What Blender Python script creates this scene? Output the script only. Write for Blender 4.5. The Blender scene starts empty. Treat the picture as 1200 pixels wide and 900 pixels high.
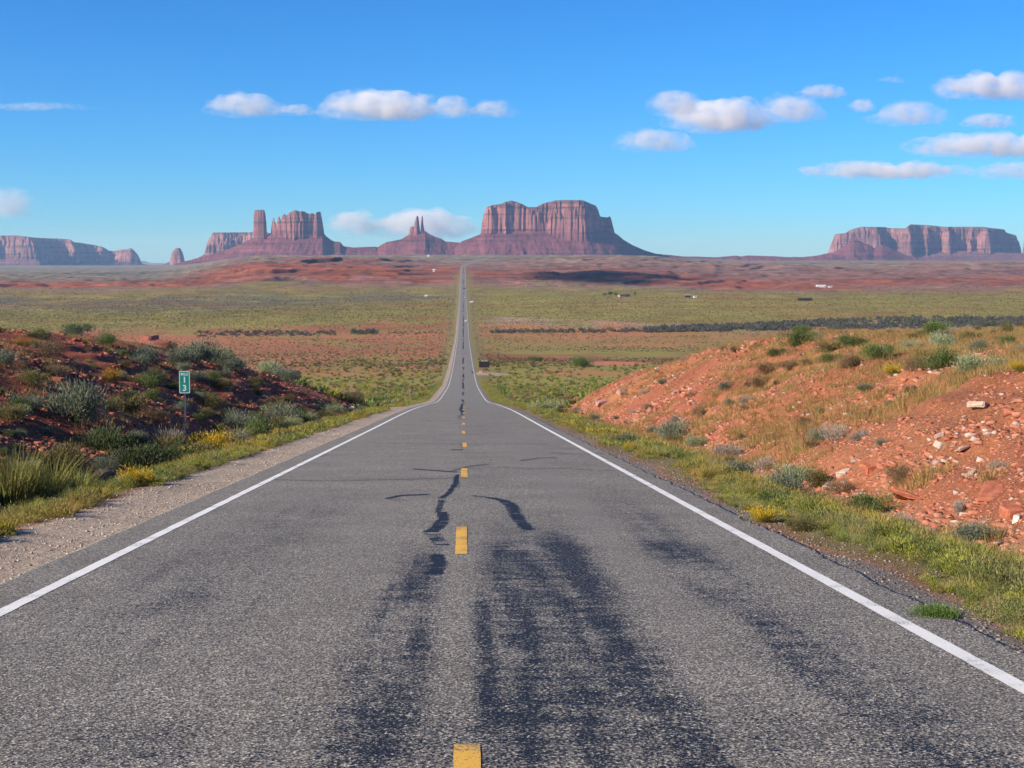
import bpy, math, random
import numpy as np
from mathutils import Matrix, Vector

random.seed(7)
RNG = np.random.default_rng(11)
R = math.radians
scene = bpy.context.scene
COL = scene.collection

# ------------------------------------------------------------------ camera, sky, sun, exposure
EYE = 1.85
F_PX = 1733.0                      # focal length in pixels of the 1200 px wide photograph
PITCH, YAW = R(4.68), R(1.88)
cam_d = bpy.data.cameras.new('camera')
cam = bpy.data.objects.new('camera', cam_d)
COL.objects.link(cam)
cam.location = (0, 0, EYE)
cam.rotation_euler = (R(90) - PITCH, 0, -YAW)
cam_d.sensor_width = 36
cam_d.lens = 36 * F_PX / 1200
cam_d.clip_start = 0.05
cam_d.clip_end = 200000
scene.camera = cam

SUN_EL = 27.0
SUN_AZ = (-0.91, -0.42)            # horizontal direction towards the sun: left and a little behind
_n = math.hypot(*SUN_AZ)
SUNV = np.array([SUN_AZ[0] / _n * math.cos(R(SUN_EL)), SUN_AZ[1] / _n * math.cos(R(SUN_EL)), math.sin(R(SUN_EL))])
world = bpy.data.worlds.new('World')
scene.world = world
world.use_nodes = True
wn = world.node_tree
wn.nodes.clear()
sky = wn.nodes.new('ShaderNodeTexSky')
sky.sky_type = 'NISHITA'
sky.sun_disc = False
sky.sun_elevation = R(SUN_EL)
sky.sun_rotation = math.atan2(SUNV[0], SUNV[1])
sky.altitude = 1500
sky.air_density = 1.0
sky.dust_density = 0.4
sky.ozone_density = 3.5
gam = wn.nodes.new('ShaderNodeGamma')
gam.inputs['Gamma'].default_value = 1.12
hsv = wn.nodes.new('ShaderNodeHueSaturation')
hsv.inputs['Hue'].default_value = 0.50
hsv.inputs['Saturation'].default_value = 1.05
hsv.inputs['Value'].default_value = 1.0
bg = wn.nodes.new('ShaderNodeBackground')
bg.inputs['Strength'].default_value = 0.092
wo = wn.nodes.new('ShaderNodeOutputWorld')
wn.links.new(sky.outputs[0], gam.inputs['Color'])
tnt = wn.nodes.new('ShaderNodeMix'); tnt.data_type = 'RGBA'; tnt.blend_type = 'MULTIPLY'
tnt.inputs[0].default_value = 1.0; tnt.inputs[7].default_value = (.30, .64, .98, 1)
wn.links.new(gam.outputs[0], tnt.inputs[6])
wn.links.new(tnt.outputs[2], hsv.inputs['Color'])
wn.links.new(hsv.outputs[0], bg.inputs['Color'])
wn.links.new(bg.outputs[0], wo.inputs['Surface'])

sun_d = bpy.data.lights.new('sun', 'SUN')
sun_d.energy = 5.0
sun_d.angle = R(0.53)
sun_d.color = (1.0, 0.90, 0.76)
sun = bpy.data.objects.new('sun', sun_d)
COL.objects.link(sun)
sun.rotation_euler = Vector(SUNV).to_track_quat('Z', 'Y').to_euler()

scene.view_settings.view_transform = 'Standard'
scene.view_settings.look = 'None'
scene.view_settings.exposure = 0.54
scene.view_settings.gamma = 1.0
scene.render.engine = 'CYCLES'
scene.cycles.max_bounces = 12
scene.cycles.diffuse_bounces = 2
scene.cycles.glossy_bounces = 2
scene.cycles.volume_bounces = 10
scene.cycles.transparent_max_bounces = 16
scene.cycles.use_denoising = True

# ------------------------------------------------------------------ view helpers (build-time only)
FWD = np.array([math.sin(YAW) * math.cos(PITCH), math.cos(YAW) * math.cos(PITCH), -math.sin(PITCH)])
RGT = np.array([math.cos(YAW), -math.sin(YAW), 0.0])
UPV = np.cross(RGT, FWD)


def ray(px, py):
    px = np.asarray(px, float); py = np.asarray(py, float)
    d = FWD + ((px - 600) / F_PX)[..., None] * RGT + (-(py - 450) / F_PX)[..., None] * UPV
    return d / d[..., 1:2]


def at(px, py, Y):
    d = ray(px, py) * np.asarray(Y, float)[..., None]
    d[..., 2] += EYE
    return d


def zpx(py, Y, px=543.0):
    return float(at(np.float64(px), np.float64(py), np.float64(Y))[2])


def project(x, y, z):
    d = np.stack([x, y, z - EYE], -1)
    f = d @ FWD
    return 600 + F_PX * (d @ RGT) / f, 450 - F_PX * (d @ UPV) / f


# ------------------------------------------------------------------ numpy noise
def _h(ix, iy, seed):
    ix = ix.astype(np.int64) & 0xffffffff
    iy = iy.astype(np.int64) & 0xffffffff
    n = (ix * 374761393 + iy * 668265263 + seed * 974634777) & 0xffffffff
    n = ((n ^ (n >> 13)) * 1274126177) & 0xffffffff
    n = (n ^ (n >> 16)) & 0xffffffff
    n = (n * 2246822519) & 0xffffffff
    return ((n ^ (n >> 15)) & 0xffffffff) / 4294967295.0


def vn(x, y, seed=0):
    x = np.asarray(x, float); y = np.asarray(y, float)
    ix = np.floor(x); iy = np.floor(y)
    fx = x - ix; fy = y - iy
    fx = fx * fx * (3 - 2 * fx); fy = fy * fy * (3 - 2 * fy)
    a = _h(ix, iy, seed); b = _h(ix + 1, iy, seed); c = _h(ix, iy + 1, seed); d = _h(ix + 1, iy + 1, seed)
    return (a + (b - a) * fx) * (1 - fy) + (c + (d - c) * fx) * fy   # 0..1


def fbm(x, y, seed=0, octv=4, gain=0.5):
    s = 0; amp = 1; tot = 0
    for k in range(octv):
        s = s + amp * (vn(x * 2 ** k + 17.3 * k, y * 2 ** k - 9.1 * k, seed + k) - .5)
        tot += amp; amp *= gain
    return s / tot * 2    # about -1..1


def ss(a, b, x):
    t = np.clip((np.asarray(x, float) - a) / (b - a), 0, 1)
    return t * t * (3 - 2 * t)


def lerp(a, b, t):
    return a + (b - a) * t


class Pchip:
    def __init__(s, x, y):
        x = np.array(x, float); y = np.array(y, float)
        h = np.diff(x); d = np.diff(y) / h
        m = np.zeros(len(x))
        for i in range(1, len(x) - 1):
            if d[i - 1] * d[i] > 0:
                w1 = 2 * h[i] + h[i - 1]; w2 = h[i] + 2 * h[i - 1]
                m[i] = (w1 + w2) / (w1 / d[i - 1] + w2 / d[i])
        m[0] = d[0]; m[-1] = d[-1]
        s.x, s.y, s.m, s.h = x, y, m, h

    def __call__(s, q):
        q = np.clip(np.asarray(q, float), s.x[0], s.x[-1])
        i = np.clip(np.searchsorted(s.x, q, side='right') - 1, 0, len(s.x) - 2)
        h = s.h[i]; t = (q - s.x[i]) / h
        return ((2 * t**3 - 3 * t**2 + 1) * s.y[i] + (t**3 - 2 * t**2 + t) * h * s.m[i]
                + (-2 * t**3 + 3 * t**2) * s.y[i + 1] + (t**3 - t**2) * h * s.m[i + 1])


# ------------------------------------------------------------------ the lie of the land
SL = math.tan(PITCH)
road_pts = [(-60, 60 * SL), (0, 0), (60, -60 * SL), (105, -105 * SL)]
for Y, py in ((150, 474), (223, 469.5), (300, 459.5), (390, 450), (533, 431), (734, 411), (1040, 390), (1230, 376),
              (1800, 350), (2150, 335), (2450, 323), (2800, 315), (3050, 311.8), (3300, 308.6), (3800, 304.2), (4500, 299),
              (6500, 300.5), (9000, 300.5), (14000, 303), (36000, 307.5)):
    road_pts.append((Y, zpx(py, Y)))
ROADZ = Pchip(*zip(*road_pts))
left_pts = [(-60, 60 * SL), (0, 0), (2000, float(ROADZ(2000)))] + [(Y, zpx(py, Y)) for Y, py in ((2300, 336), (2600, 331), (4000, 321), (8000, 314), (14000, 311), (36000, 308.6))]
LEFTZ = Pchip(*zip(*left_pts))
right_pts = [(-60, 60 * SL), (0, 0), (1900, float(ROADZ(1900)))] + [(Y, zpx(py, Y)) for Y, py in ((2150, 339), (2700, 327), (3250, 318.5), (3500, 313), (4500, 309.5), (9000, 305.5), (14000, 306), (36000, 308))]
RIGHTZ = Pchip(*zip(*right_pts))
RX = Pchip([-60, 2900, 3100, 3300, 3800, 4500, 4900, 36000], [0, 0, 4, 15, 50, 128, 175, 175])
HL = Pchip([-60, 0, 30, 50, 64, 80, 105, 122, 140, 165, 190, 400], [3, 3, 3.3, 3.8, 4.5, 5.3, 5.3, 4.6, 2.7, .9, 0, 0])
HR = Pchip([-60, 0, 40, 53, 62, 85, 121, 140, 162, 190, 400], [2.6, 2.9, 3.1, 3.3, 3.9, 5.2, 5.2, 3.7, 1.5, 0, 0])
X_EDGE_L, X_EDGE_R = -4.42, 3.92


def terrace(z, step, nz, sharp=0.8):
    t = z / step + nz
    f = t - np.floor(t)
    g = np.where(f < sharp, f / sharp * .35, .35 + .65 * (f - sharp) / (1 - sharp))
    return z + (g - f) * step


def ground(X, Y, fine=True):
    X = np.asarray(X, float); Y = np.asarray(Y, float)
    o = X - RX(Y)
    ax = np.abs(o)
    pr = ROADZ(Y)
    # far land: centre profile blends into a lower left and right country
    a = np.where(Y > 1, X / np.maximum(Y, 1), 0)
    wl = ss(-.13, -.21, a) * ss(1900, 2300, Y)
    wr = ss(.10, .20, a) * ss(1850, 2200, Y)
    base = pr + (LEFTZ(Y) - pr) * wl + (RIGHTZ(Y) - pr) * wr
    offroad = ss(6, 60, ax)
    far = ss(1950, 2400, Y) * (1 - ss(9000, 14000, Y))
    und = fbm(X / 90, Y / 90, 3, 3) * (.25 + .8 * ss(200, 900, Y)) * offroad
    und = und * ss(150, 230, Y) + fbm(X / 420, Y / 420, 5, 3) * 3.0 * ss(400, 1500, Y) * offroad * (1 - .5 * ss(1100, 1500, Y) * (1 - ss(1900, 2200, Y)))
    z = base + und
    # red bluff country in the middle distance
    hill = ss(2080, 2500, Y) * (1 - ss(3700, 4300, Y)) * ss(-.215, -.12, a) * (1 - ss(-.055, -.012, a))
    z = z + hill * (7.5 + 7 * fbm(X / 260, Y / 420, 21, 4)) * ss(20, 110, ax)
    rb = ss(3000, 3500, Y) * (1 - ss(3900, 5200, Y)) * ss(.09, .15, a)
    z = z + rb * (3.5 + 9 * fbm(X / 320, Y / 500, 23, 4))
    rug = far * ss(14, 120, ax)
    nz = fbm(X / 120, Y / 200, 31, 4) * 1.3
    zt = terrace(z, 9.0, nz, .82)
    zt = lerp(zt, terrace(z, 17.0, nz * .6 + .3, .90), ss(-.1, .25, fbm(X / 300, Y / 420, 35, 3)) * hill)
    z = lerp(z, zt, rug * .98)
    if fine:
        z = z + rug * (fbm(X / 34, Y / 45, 41, 3) * 2.4 + (1 - np.abs(fbm(X / 18, Y / 60, 43, 3)) * 2) * 1.1)
    # near: ditch, road cuts, natural ground
    s = np.where(o < 0, -1.0, 1.0)
    toe = np.where(o < 0, np.minimum(6.9 + .045 * Y, 9.6), 6.7 + .022 * Y)
    edge = np.where(o < 0, 5.7, 4.7)
    ditch = -.42 * ss(edge, toe - .2, ax)
    slope = np.where(o < 0, .42, .50)
    nn = fbm(X / 6.5, Y / 6.5, 51, 3) * .55
    gul = fbm(X / 14 + 3, Y / 3.2, 53, 3) * .42
    hN = np.where(o < 0, HL(Y), HR(Y))
    hN = hN + (fbm(X / 13, Y / 13, 55, 3) * .55 + .006 * np.minimum(ax - 15, 60)) * (hN > .02) * ss(0, 2.5, hN)
    cut = (ax - toe) * slope + (nn + gul) * ss(0, 2.5, ax - toe)
    k = 1.1
    h = np.clip(.5 + .5 * (hN - cut) / k, 0, 1)
    sm = hN * (1 - h) + cut * h - k * h * (1 - h)
    nearz = np.maximum(sm, 0) * ss(0, 1.2, ax - toe)
    led_ = lerp(nearz, terrace(nearz, .62, fbm(X / 7, Y / 7, 61, 3) * .7, .70), ss(-.25, .2, fbm(X / 6, Y / 9, 63, 3)) * .8)
    nearz = lerp(nearz, led_, ss(.25, .8, nearz))
    nearz = np.where(Y < 260, nearz, 0) + ditch
    if fine:
        nearz = nearz + (fbm(X / .9, Y / .9, 57, 3) * .10 * ss(.3, 2.5, ax - toe) + fbm(X / .5, Y / .5, 59, 2) * .025 * ss(edge - .3, edge + .6, ax)) * (1 - ss(220, 300, Y))
    z = z + nearz * (1 - ss(2500, 2900, Y))
    # the bed under the asphalt lies lower
    inside = (o > -4.24) & (o < 3.80)
    z = np.where(inside, pr - .16 - .0002 * np.maximum(Y, 0), z)
    shoulder = (~inside) & (ax < 5.2)
    z = np.where(shoulder, lerp(pr - .0096 * ax - .006, z - .02, ss(4.2, 5.4, ax)), z)
    return z


def hit(px, py, y0=6.0, y1=1500.0):
    """the point of the ground seen at a pixel of the photograph"""
    d = ray(np.float64(px), np.float64(py))
    ys = np.geomspace(y0, y1, 4000)
    zz = EYE + d[2] * ys
    g = ground(d[0] * ys, ys)
    k = np.nonzero(zz <= g)[0]
    i = k[0] if len(k) else len(ys) - 1
    return float(d[0] * ys[i]), float(ys[i]), float(g[i])


# ------------------------------------------------------------------ mesh and object helpers
def mesh_np(name, verts, faces, mat=None, smooth=False, colors=None, attrs=None):
    """faces: (n,3) or (n,4) int array"""
    me = bpy.data.meshes.new(name)
    verts = np.ascontiguousarray(verts, dtype=np.float32)
    faces = np.ascontiguousarray(faces, dtype=np.int32)
    nv, (nf, k) = len(verts), faces.shape
    me.vertices.add(nv); me.vertices.foreach_set('co', verts.ravel())
    me.loops.add(nf * k); me.loops.foreach_set('vertex_index', faces.ravel())
    me.polygons.add(nf)
    me.polygons.foreach_set('loop_start', np.arange(0, nf * k, k, dtype=np.int32))
    me.polygons.foreach_set('loop_total', np.full(nf, k, dtype=np.int32))
    if smooth:
        me.polygons.foreach_set('use_smooth', np.ones(nf, dtype=bool))
    if colors is not None:
        ca = me.color_attributes.new('col', 'FLOAT_COLOR', 'POINT')
        c = np.ones((nv, 4), np.float32); c[:, :3] = colors
        ca.data.foreach_set('color', c.ravel())
    for an, av in (attrs or {}).items():
        at_ = me.attributes.new(an, 'FLOAT', 'POINT')
        at_.data.foreach_set('value', np.ascontiguousarray(av, dtype=np.float32).ravel())
    me.update(calc_edges=True)
    if mat: me.materials.append(mat)
    return me


def tag(o, label=None, cat=None, group=None, kind=None):
    if label: o['label'] = label
    if cat: o['category'] = cat
    if group: o['group'] = group
    if kind: o['kind'] = kind
    return o


def link(name, me, parent=None, loc=None, rz=0, sc=None):
    o = bpy.data.objects.new(name, me)
    COL.objects.link(o)
    if parent: o.parent = parent
    if loc is not None: o.location = loc
    if rz: o.rotation_euler = (0, 0, rz)
    if sc is not None: o.scale = sc if hasattr(sc, '__len__') else (sc, sc, sc)
    return o


def empty(name, loc, rz=0):
    o = bpy.data.objects.new(name, None)
    COL.objects.link(o); o.location = loc; o.rotation_euler = (0, 0, rz); o.empty_display_size = .2
    return o


def copy_tree(o, parent=None):
    c = o.copy(); COL.objects.link(c)
    if parent: c.parent = parent
    for ch in [x for x in bpy.data.objects if x.parent == o]:
        copy_tree(ch, c)
    return c


def grid_faces(nr, nc):
    i = np.arange(nr * nc).reshape(nr, nc)
    return np.stack([i[:-1, :-1], i[:-1, 1:], i[1:, 1:], i[1:, :-1]], -1).reshape(-1, 4)


class MB:
    """collects boxes, tubes and prisms for one mesh"""
    def __init__(s): s.v = []; s.f = []

    def add(s, v, f):
        b = len(s.v); s.v += [tuple(map(float, p)) for p in v]; s.f += [tuple(i + b for i in q) for q in f]

    def box(s, c, d, ch=0.0):
        x, y, z = d[0] / 2, d[1] / 2, d[2] / 2
        v = [(c[0] + i * x, c[1] + j * y, c[2] + k * z) for k in (-1, 1) for j in (-1, 1) for i in (-1, 1)]
        s.add(v, [(0, 2, 3, 1), (4, 5, 7, 6), (0, 1, 5, 4), (2, 6, 7, 3), (0, 4, 6, 2), (1, 3, 7, 5)])

    def prism(s, pts, y0, y1):
        """outline pts (x,z), extruded along y"""
        n = len(pts)
        s.add([(p[0], y0, p[1]) for p in pts] + [(p[0], y1, p[1]) for p in pts],
              [tuple(range(n))] + [tuple(range(2 * n - 1, n - 1, -1))] + [((i + 1) % n, i, i + n, (i + 1) % n + n) for i in range(n)])

    def tube(s, a, b, r0, r1=None, n=8):
        r1 = r0 if r1 is None else r1
        a = Vector(a); b = Vector(b); q = (b - a).to_track_quat('Z', 'Y')
        v = []
        for p, r in ((a, r0), (b, r1)):
            for i in range(n):
                t = 2 * math.pi * i / n
                v.append(p + q @ Vector((r * math.cos(t), r * math.sin(t), 0)))
        s.add(v, [(i, (i + 1) % n, (i + 1) % n + n, i + n) for i in range(n)] + [tuple(range(n - 1, -1, -1)), tuple(range(n, 2 * n))])

    def build(s, name, mat, parent=None, loc=None, rz=0, smooth=False, bevel=0):
        me = bpy.data.meshes.new(name); me.from_pydata(s.v, [], s.f); me.update()
        me.materials.append(mat)
        if smooth:
            for p in me.polygons: p.use_smooth = True
        o = link(name, me, parent, loc, rz)
        if bevel:
            m = o.modifiers.new('bevel', 'BEVEL'); m.width = bevel; m.segments = 2
        return o


# ------------------------------------------------------------------ materials
def new_mat(name):
    m = bpy.data.materials.new(name); m.use_nodes = True
    nt = m.node_tree; nt.nodes.clear()
    out = nt.nodes.new('ShaderNodeOutputMaterial')
    b = nt.nodes.new('ShaderNodeBsdfPrincipled')
    nt.links.new(b.outputs[0], out.inputs['Surface'])
    b.inputs['Specular IOR Level'].default_value = .25
    b.inputs['Roughness'].default_value = .9
    return m, nt, b, out


def nd(nt, t, **kw):
    n = nt.nodes.new(t)
    for k, v in kw.items():
        if k in n.inputs: n.inputs[k].default_value = v
        else: setattr(n, k, v)
    return n


def noise(nt, vec, scale, detail=3, rough=.5, dim='3D'):
    n = nt.nodes.new('ShaderNodeTexNoise'); n.noise_dimensions = dim
    n.inputs['Scale'].default_value = scale; n.inputs['Detail'].default_value = detail; n.inputs['Roughness'].default_value = rough
    if vec is not None: nt.links.new(vec, n.inputs['Vector'])
    return n.outputs[0]


def pos(nt, scale=(1, 1, 1)):
    g = nt.nodes.new('ShaderNodeNewGeometry')
    mp = nt.nodes.new('ShaderNodeMapping'); mp.inputs['Scale'].default_value = scale
    nt.links.new(g.outputs['Position'], mp.inputs['Vector'])
    return mp.outputs[0]


def ramp(nt, fac, stops):
    r = nt.nodes.new('ShaderNodeValToRGB')
    e = r.color_ramp.elements
    while len(e) < len(stops): e.new(.5)
    for k, (p, c) in enumerate(stops):
        e[k].position = p
        e[k].color = (c, c, c, 1) if not hasattr(c, '__len__') else (*c, 1)
    nt.links.new(fac, r.inputs[0])
    return r.outputs[0]


def mix(nt, fac, a, b, mode='MIX'):
    m = nt.nodes.new('ShaderNodeMix'); m.data_type = 'RGBA'; m.blend_type = mode
    for i, s in ((0, fac), (6, a), (7, b)):
        if hasattr(s, 'is_linked'): nt.links.new(s, m.inputs[i])
        elif i == 0: m.inputs[i].default_value = s
        else: m.inputs[i].default_value = (*s, 1) if hasattr(s, '__len__') else (s, s, s, 1)
    return m.outputs[2]


def math_(nt, op, a, b=0.0, c=None):
    m = nt.nodes.new('ShaderNodeMath'); m.operation = op
    for i, s in enumerate((a, b) if c is None else (a, b, c)):
        if hasattr(s, 'is_linked'): nt.links.new(s, m.inputs[i])
        else: m.inputs[i].default_value = s
    return m.outputs[0]


def attr(nt, name, out='Color'):
    a = nt.nodes.new('ShaderNodeAttribute'); a.attribute_name = name
    return a.outputs[out]


def bump(nt, b, h, strength, dist):
    n = nt.nodes.new('ShaderNodeBump'); n.inputs['Strength'].default_value = strength; n.inputs['Distance'].default_value = dist
    nt.links.new(h, n.inputs['Height']); nt.links.new(n.outputs[0], b.inputs['Normal'])


def plain_mat(name, color, rough=.6, metal=0.0, var=.15, scale=8):
    m, nt, b, o = new_mat(name)
    g = nt.nodes.new('ShaderNodeTexCoord')
    f = noise(nt, g.outputs['Object'], scale, 4, .6)
    c = mix(nt, 1.0, color, ramp(nt, f, [(.3, 1 - var), (.7, 1 + var)]), 'MULTIPLY')
    nt.links.new(c, b.inputs['Base Color'])
    b.inputs['Roughness'].default_value = rough; b.inputs['Metallic'].default_value = metal
    return m


# ground: the soil's own colours come in as a vertex attribute, grain and stones from noise
def make_ground_mat():
    m, nt, b, o = new_mat('desert_soil')
    p = pos(nt)
    c = attr(nt, 'col')
    big = noise(nt, p, .35, 5, .65)
    fine = noise(nt, p, 7.0, 6, .7)
    grit = noise(nt, p, 38.0, 3, .7)
    c = mix(nt, 1.0, c, ramp(nt, big, [(.3, .78), (.5, 1.0), (.7, 1.22)]), 'MULTIPLY')
    c = mix(nt, .8, c, ramp(nt, fine, [(.32, .55), (.5, 1.0), (.68, 1.45)]), 'MULTIPLY')
    c = mix(nt, .55, c, ramp(nt, grit, [(.33, .5), (.5, 1.0), (.66, 1.5)]), 'MULTIPLY')
    nt.links.new(c, b.inputs['Base Color'])
    h = math_(nt, 'ADD', fine, math_(nt, 'MULTIPLY', grit, .35))
    bump(nt, b, h, .9, .12)
    return m


def make_road_mat():
    m, nt, b, o = new_mat('chip_seal_asphalt')
    p = pos(nt)
    tar = attr(nt, 'tar', 'Fac'); pol = attr(nt, 'polish', 'Fac')
    g1 = noise(nt, p, 58, 3, .7)
    vor = nd(nt, 'ShaderNodeTexVoronoi', Scale=62.0); nt.links.new(p, vor.inputs['Vector'])
    stone = mix(nt, .8, (.175, .155, .128), ramp(nt, vor.outputs['Color'], [(.1, (.065, .058, .048)), (.5, (.195, .172, .140)), (.9, (.50, .44, .345))]))
    patch = noise(nt, p, .6, 5, .6)
    c = mix(nt, 1.0, stone, ramp(nt, patch, [(.3, .84), (.7, 1.12)]), 'MULTIPLY')
    c = mix(nt, 1.0, c, ramp(nt, g1, [(.34, .22), (.5, 1.0), (.64, 2.1)]), 'MULTIPLY')
    c = mix(nt, pol, c, (.225, .200, .168))
    g3 = noise(nt, p, 34, 4, .75)
    grain = math_(nt, 'ADD', math_(nt, 'MULTIPLY', g1, .55), math_(nt, 'MULTIPLY', g3, .45))
    tt = math_(nt, 'ADD', tar, math_(nt, 'MULTIPLY', math_(nt, 'SUBTRACT', grain, .5), -4.2))
    tar = math_(nt, 'MULTIPLY', ramp(nt, tt, [(.44, 0.0), (.62, 1.0)]), ramp(nt, tar, [(.02, 0.0), (.2, 1.0)]))
    c = mix(nt, tar, c, (.013, .013, .016))
    nt.links.new(c, b.inputs['Base Color'])
    rg = math_(nt, 'SUBTRACT', .88, math_(nt, 'MULTIPLY', tar, .22))
    nt.links.new(rg, b.inputs['Roughness'])
    hh = math_(nt, 'MULTIPLY', math_(nt, 'ADD', g1, vor.outputs['Distance']), math_(nt, 'SUBTRACT', 1.0, tar))
    bump(nt, b, hh, .5, .012)
    return m


def make_paint_mat(name, color, worn):
    m, nt, b, o = new_mat(name)
    p = pos(nt)
    g1 = noise(nt, p, 60, 3, .7)
    g2 = noise(nt, p, 2.2, 4, .6)
    f = math_(nt, 'ADD', math_(nt, 'MULTIPLY', g1, .6), math_(nt, 'MULTIPLY', g2, .4))
    c = mix(nt, ramp(nt, f, [(worn - .05, 0.0), (worn + .03, 1.0)]), (.15, .135, .12), color)
    c = mix(nt, 1.0, c, ramp(nt, g2, [(.3, .94), (.7, 1.04)]), 'MULTIPLY')
    nt.links.new(c, b.inputs['Base Color'])
    bump(nt, b, g1, .35, .01)
    return m


def make_gravel_mat():
    m, nt, b, o = new_mat('shoulder_gravel')
    p = pos(nt)
    vor = nd(nt, 'ShaderNodeTexVoronoi', Scale=42.0); nt.links.new(p, vor.inputs['Vector'])
    c = attr(nt, 'col')
    c = mix(nt, 1.0, c, ramp(nt, vor.outputs['Color'], [(.1, .6), (.5, 1.0), (.9, 1.45)]), 'MULTIPLY')
    n1 = noise(nt, p, 1.3, 5, .6)
    c = mix(nt, 1.0, c, ramp(nt, n1, [(.3, .85), (.7, 1.12)]), 'MULTIPLY')
    nt.links.new(c, b.inputs['Base Color'])
    bump(nt, b, vor.outputs['Distance'], .8, .02)
    return m


def make_leaf_mat(name='leaf'):
    m, nt, b, o = new_mat(name)
    c = attr(nt, 'col')
    oi = nt.nodes.new('ShaderNodeObjectInfo')
    c = mix(nt, 1.0, c, ramp(nt, oi.outputs['Random'], [(0, .82), (1, 1.2)]), 'MULTIPLY')
    nt.links.new(c, b.inputs['Base Color'])
    b.inputs['Roughness'].default_value = .8
    t = nt.nodes.new('ShaderNodeBsdfTranslucent'); nt.links.new(c, t.inputs['Color'])
    ms = nt.nodes.new('ShaderNodeMixShader'); ms.inputs[0].default_value = .25
    nt.links.new(b.outputs[0], ms.inputs[1]); nt.links.new(t.outputs[0], ms.inputs[2])
    nt.links.new(ms.outputs[0], o.inputs['Surface'])
    return m


def make_rock_mat():
    m, nt, b, o = new_mat('broken_sandstone')
    p = pos(nt)
    c = attr(nt, 'col')
    n1 = noise(nt, p, 9, 5, .7)
    c = mix(nt, 1.0, c, ramp(nt, n1, [(.3, .7), (.7, 1.3)]), 'MULTIPLY')
    nt.links.new(c, b.inputs['Base Color'])
    bump(nt, b, n1, .6, .03)
    return m


def make_butte_mat(name, cliff, talus, top):
    m, nt, b, o = new_mat(name)
    streak = noise(nt, pos(nt, (.024, .030, .0065)), 1.0, 8, .72)
    band = noise(nt, pos(nt, (.0012, .0012, .06)), 1.0, 4, .7)
    blot = noise(nt, pos(nt, (.012, .012, .03)), 1.0, 5, .7)
    cl = attr(nt, 'cliff', 'Fac'); ledge = attr(nt, 'ledge', 'Fac')
    c1 = mix(nt, 1.0, cliff, ramp(nt, streak, [(.28, .50), (.45, .93), (.58, 1.1), (.72, 1.3)]), 'MULTIPLY')
    c1 = mix(nt, 1.0, c1, ramp(nt, band, [(.36, .40), (.46, .95), (.56, 1.05), (.66, 1.45)]), 'MULTIPLY')
    c1 = mix(nt, 1.0, c1, ramp(nt, noise(nt, pos(nt, (.006, .006, .008)), 1.0, 5, .7), [(.35, .62), (.65, 1.3)]), 'MULTIPLY')
    c2 = mix(nt, 1.0, talus, ramp(nt, blot, [(.3, .65), (.5, 1.0), (.7, 1.3)]), 'MULTIPLY')
    c2 = mix(nt, 1.0, c2, ramp(nt, band, [(.34, .42), (.46, .9), (.56, 1.05), (.68, 1.4)]), 'MULTIPLY')
    c2 = mix(nt, ledge, c2, (.10, .04, .04))
    c = mix(nt, cl, c2, c1)
    c = mix(nt, attr(nt, 'top', 'Fac'), c, top)
    nt.links.new(c, b.inputs['Base Color'])
    bump(nt, b, math_(nt, 'ADD', streak, math_(nt, 'MULTIPLY', blot, .6)), .9, 9.0)
    return m


M_GROUND = make_ground_mat()
M_ROAD = make_road_mat()
M_WHITE = make_paint_mat('worn_white_paint', (.82, .79, .72), .41)
M_YELLOW = make_paint_mat('worn_yellow_paint', (.80, .44, .07), .462)
M_GRAVEL = make_gravel_mat()
M_LEAF = make_leaf_mat()
M_ROCK = make_rock_mat()

# ------------------------------------------------------------------ terrain
RED = np.array([.42, .122, .058]); DRED = np.array([.24, .060, .032]); ORANGE = np.array([.50, .19, .075]); SAND = np.array([.50, .33, .21])
OLIVE = np.array([.215, .172, .036]); GREY = np.array([.20, .175, .115]); GRAVEL = np.array([.50, .375, .265]); BLUFF = np.array([.40, .115, .05])
PURPLE = np.array([.21, .115, .085])


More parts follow.
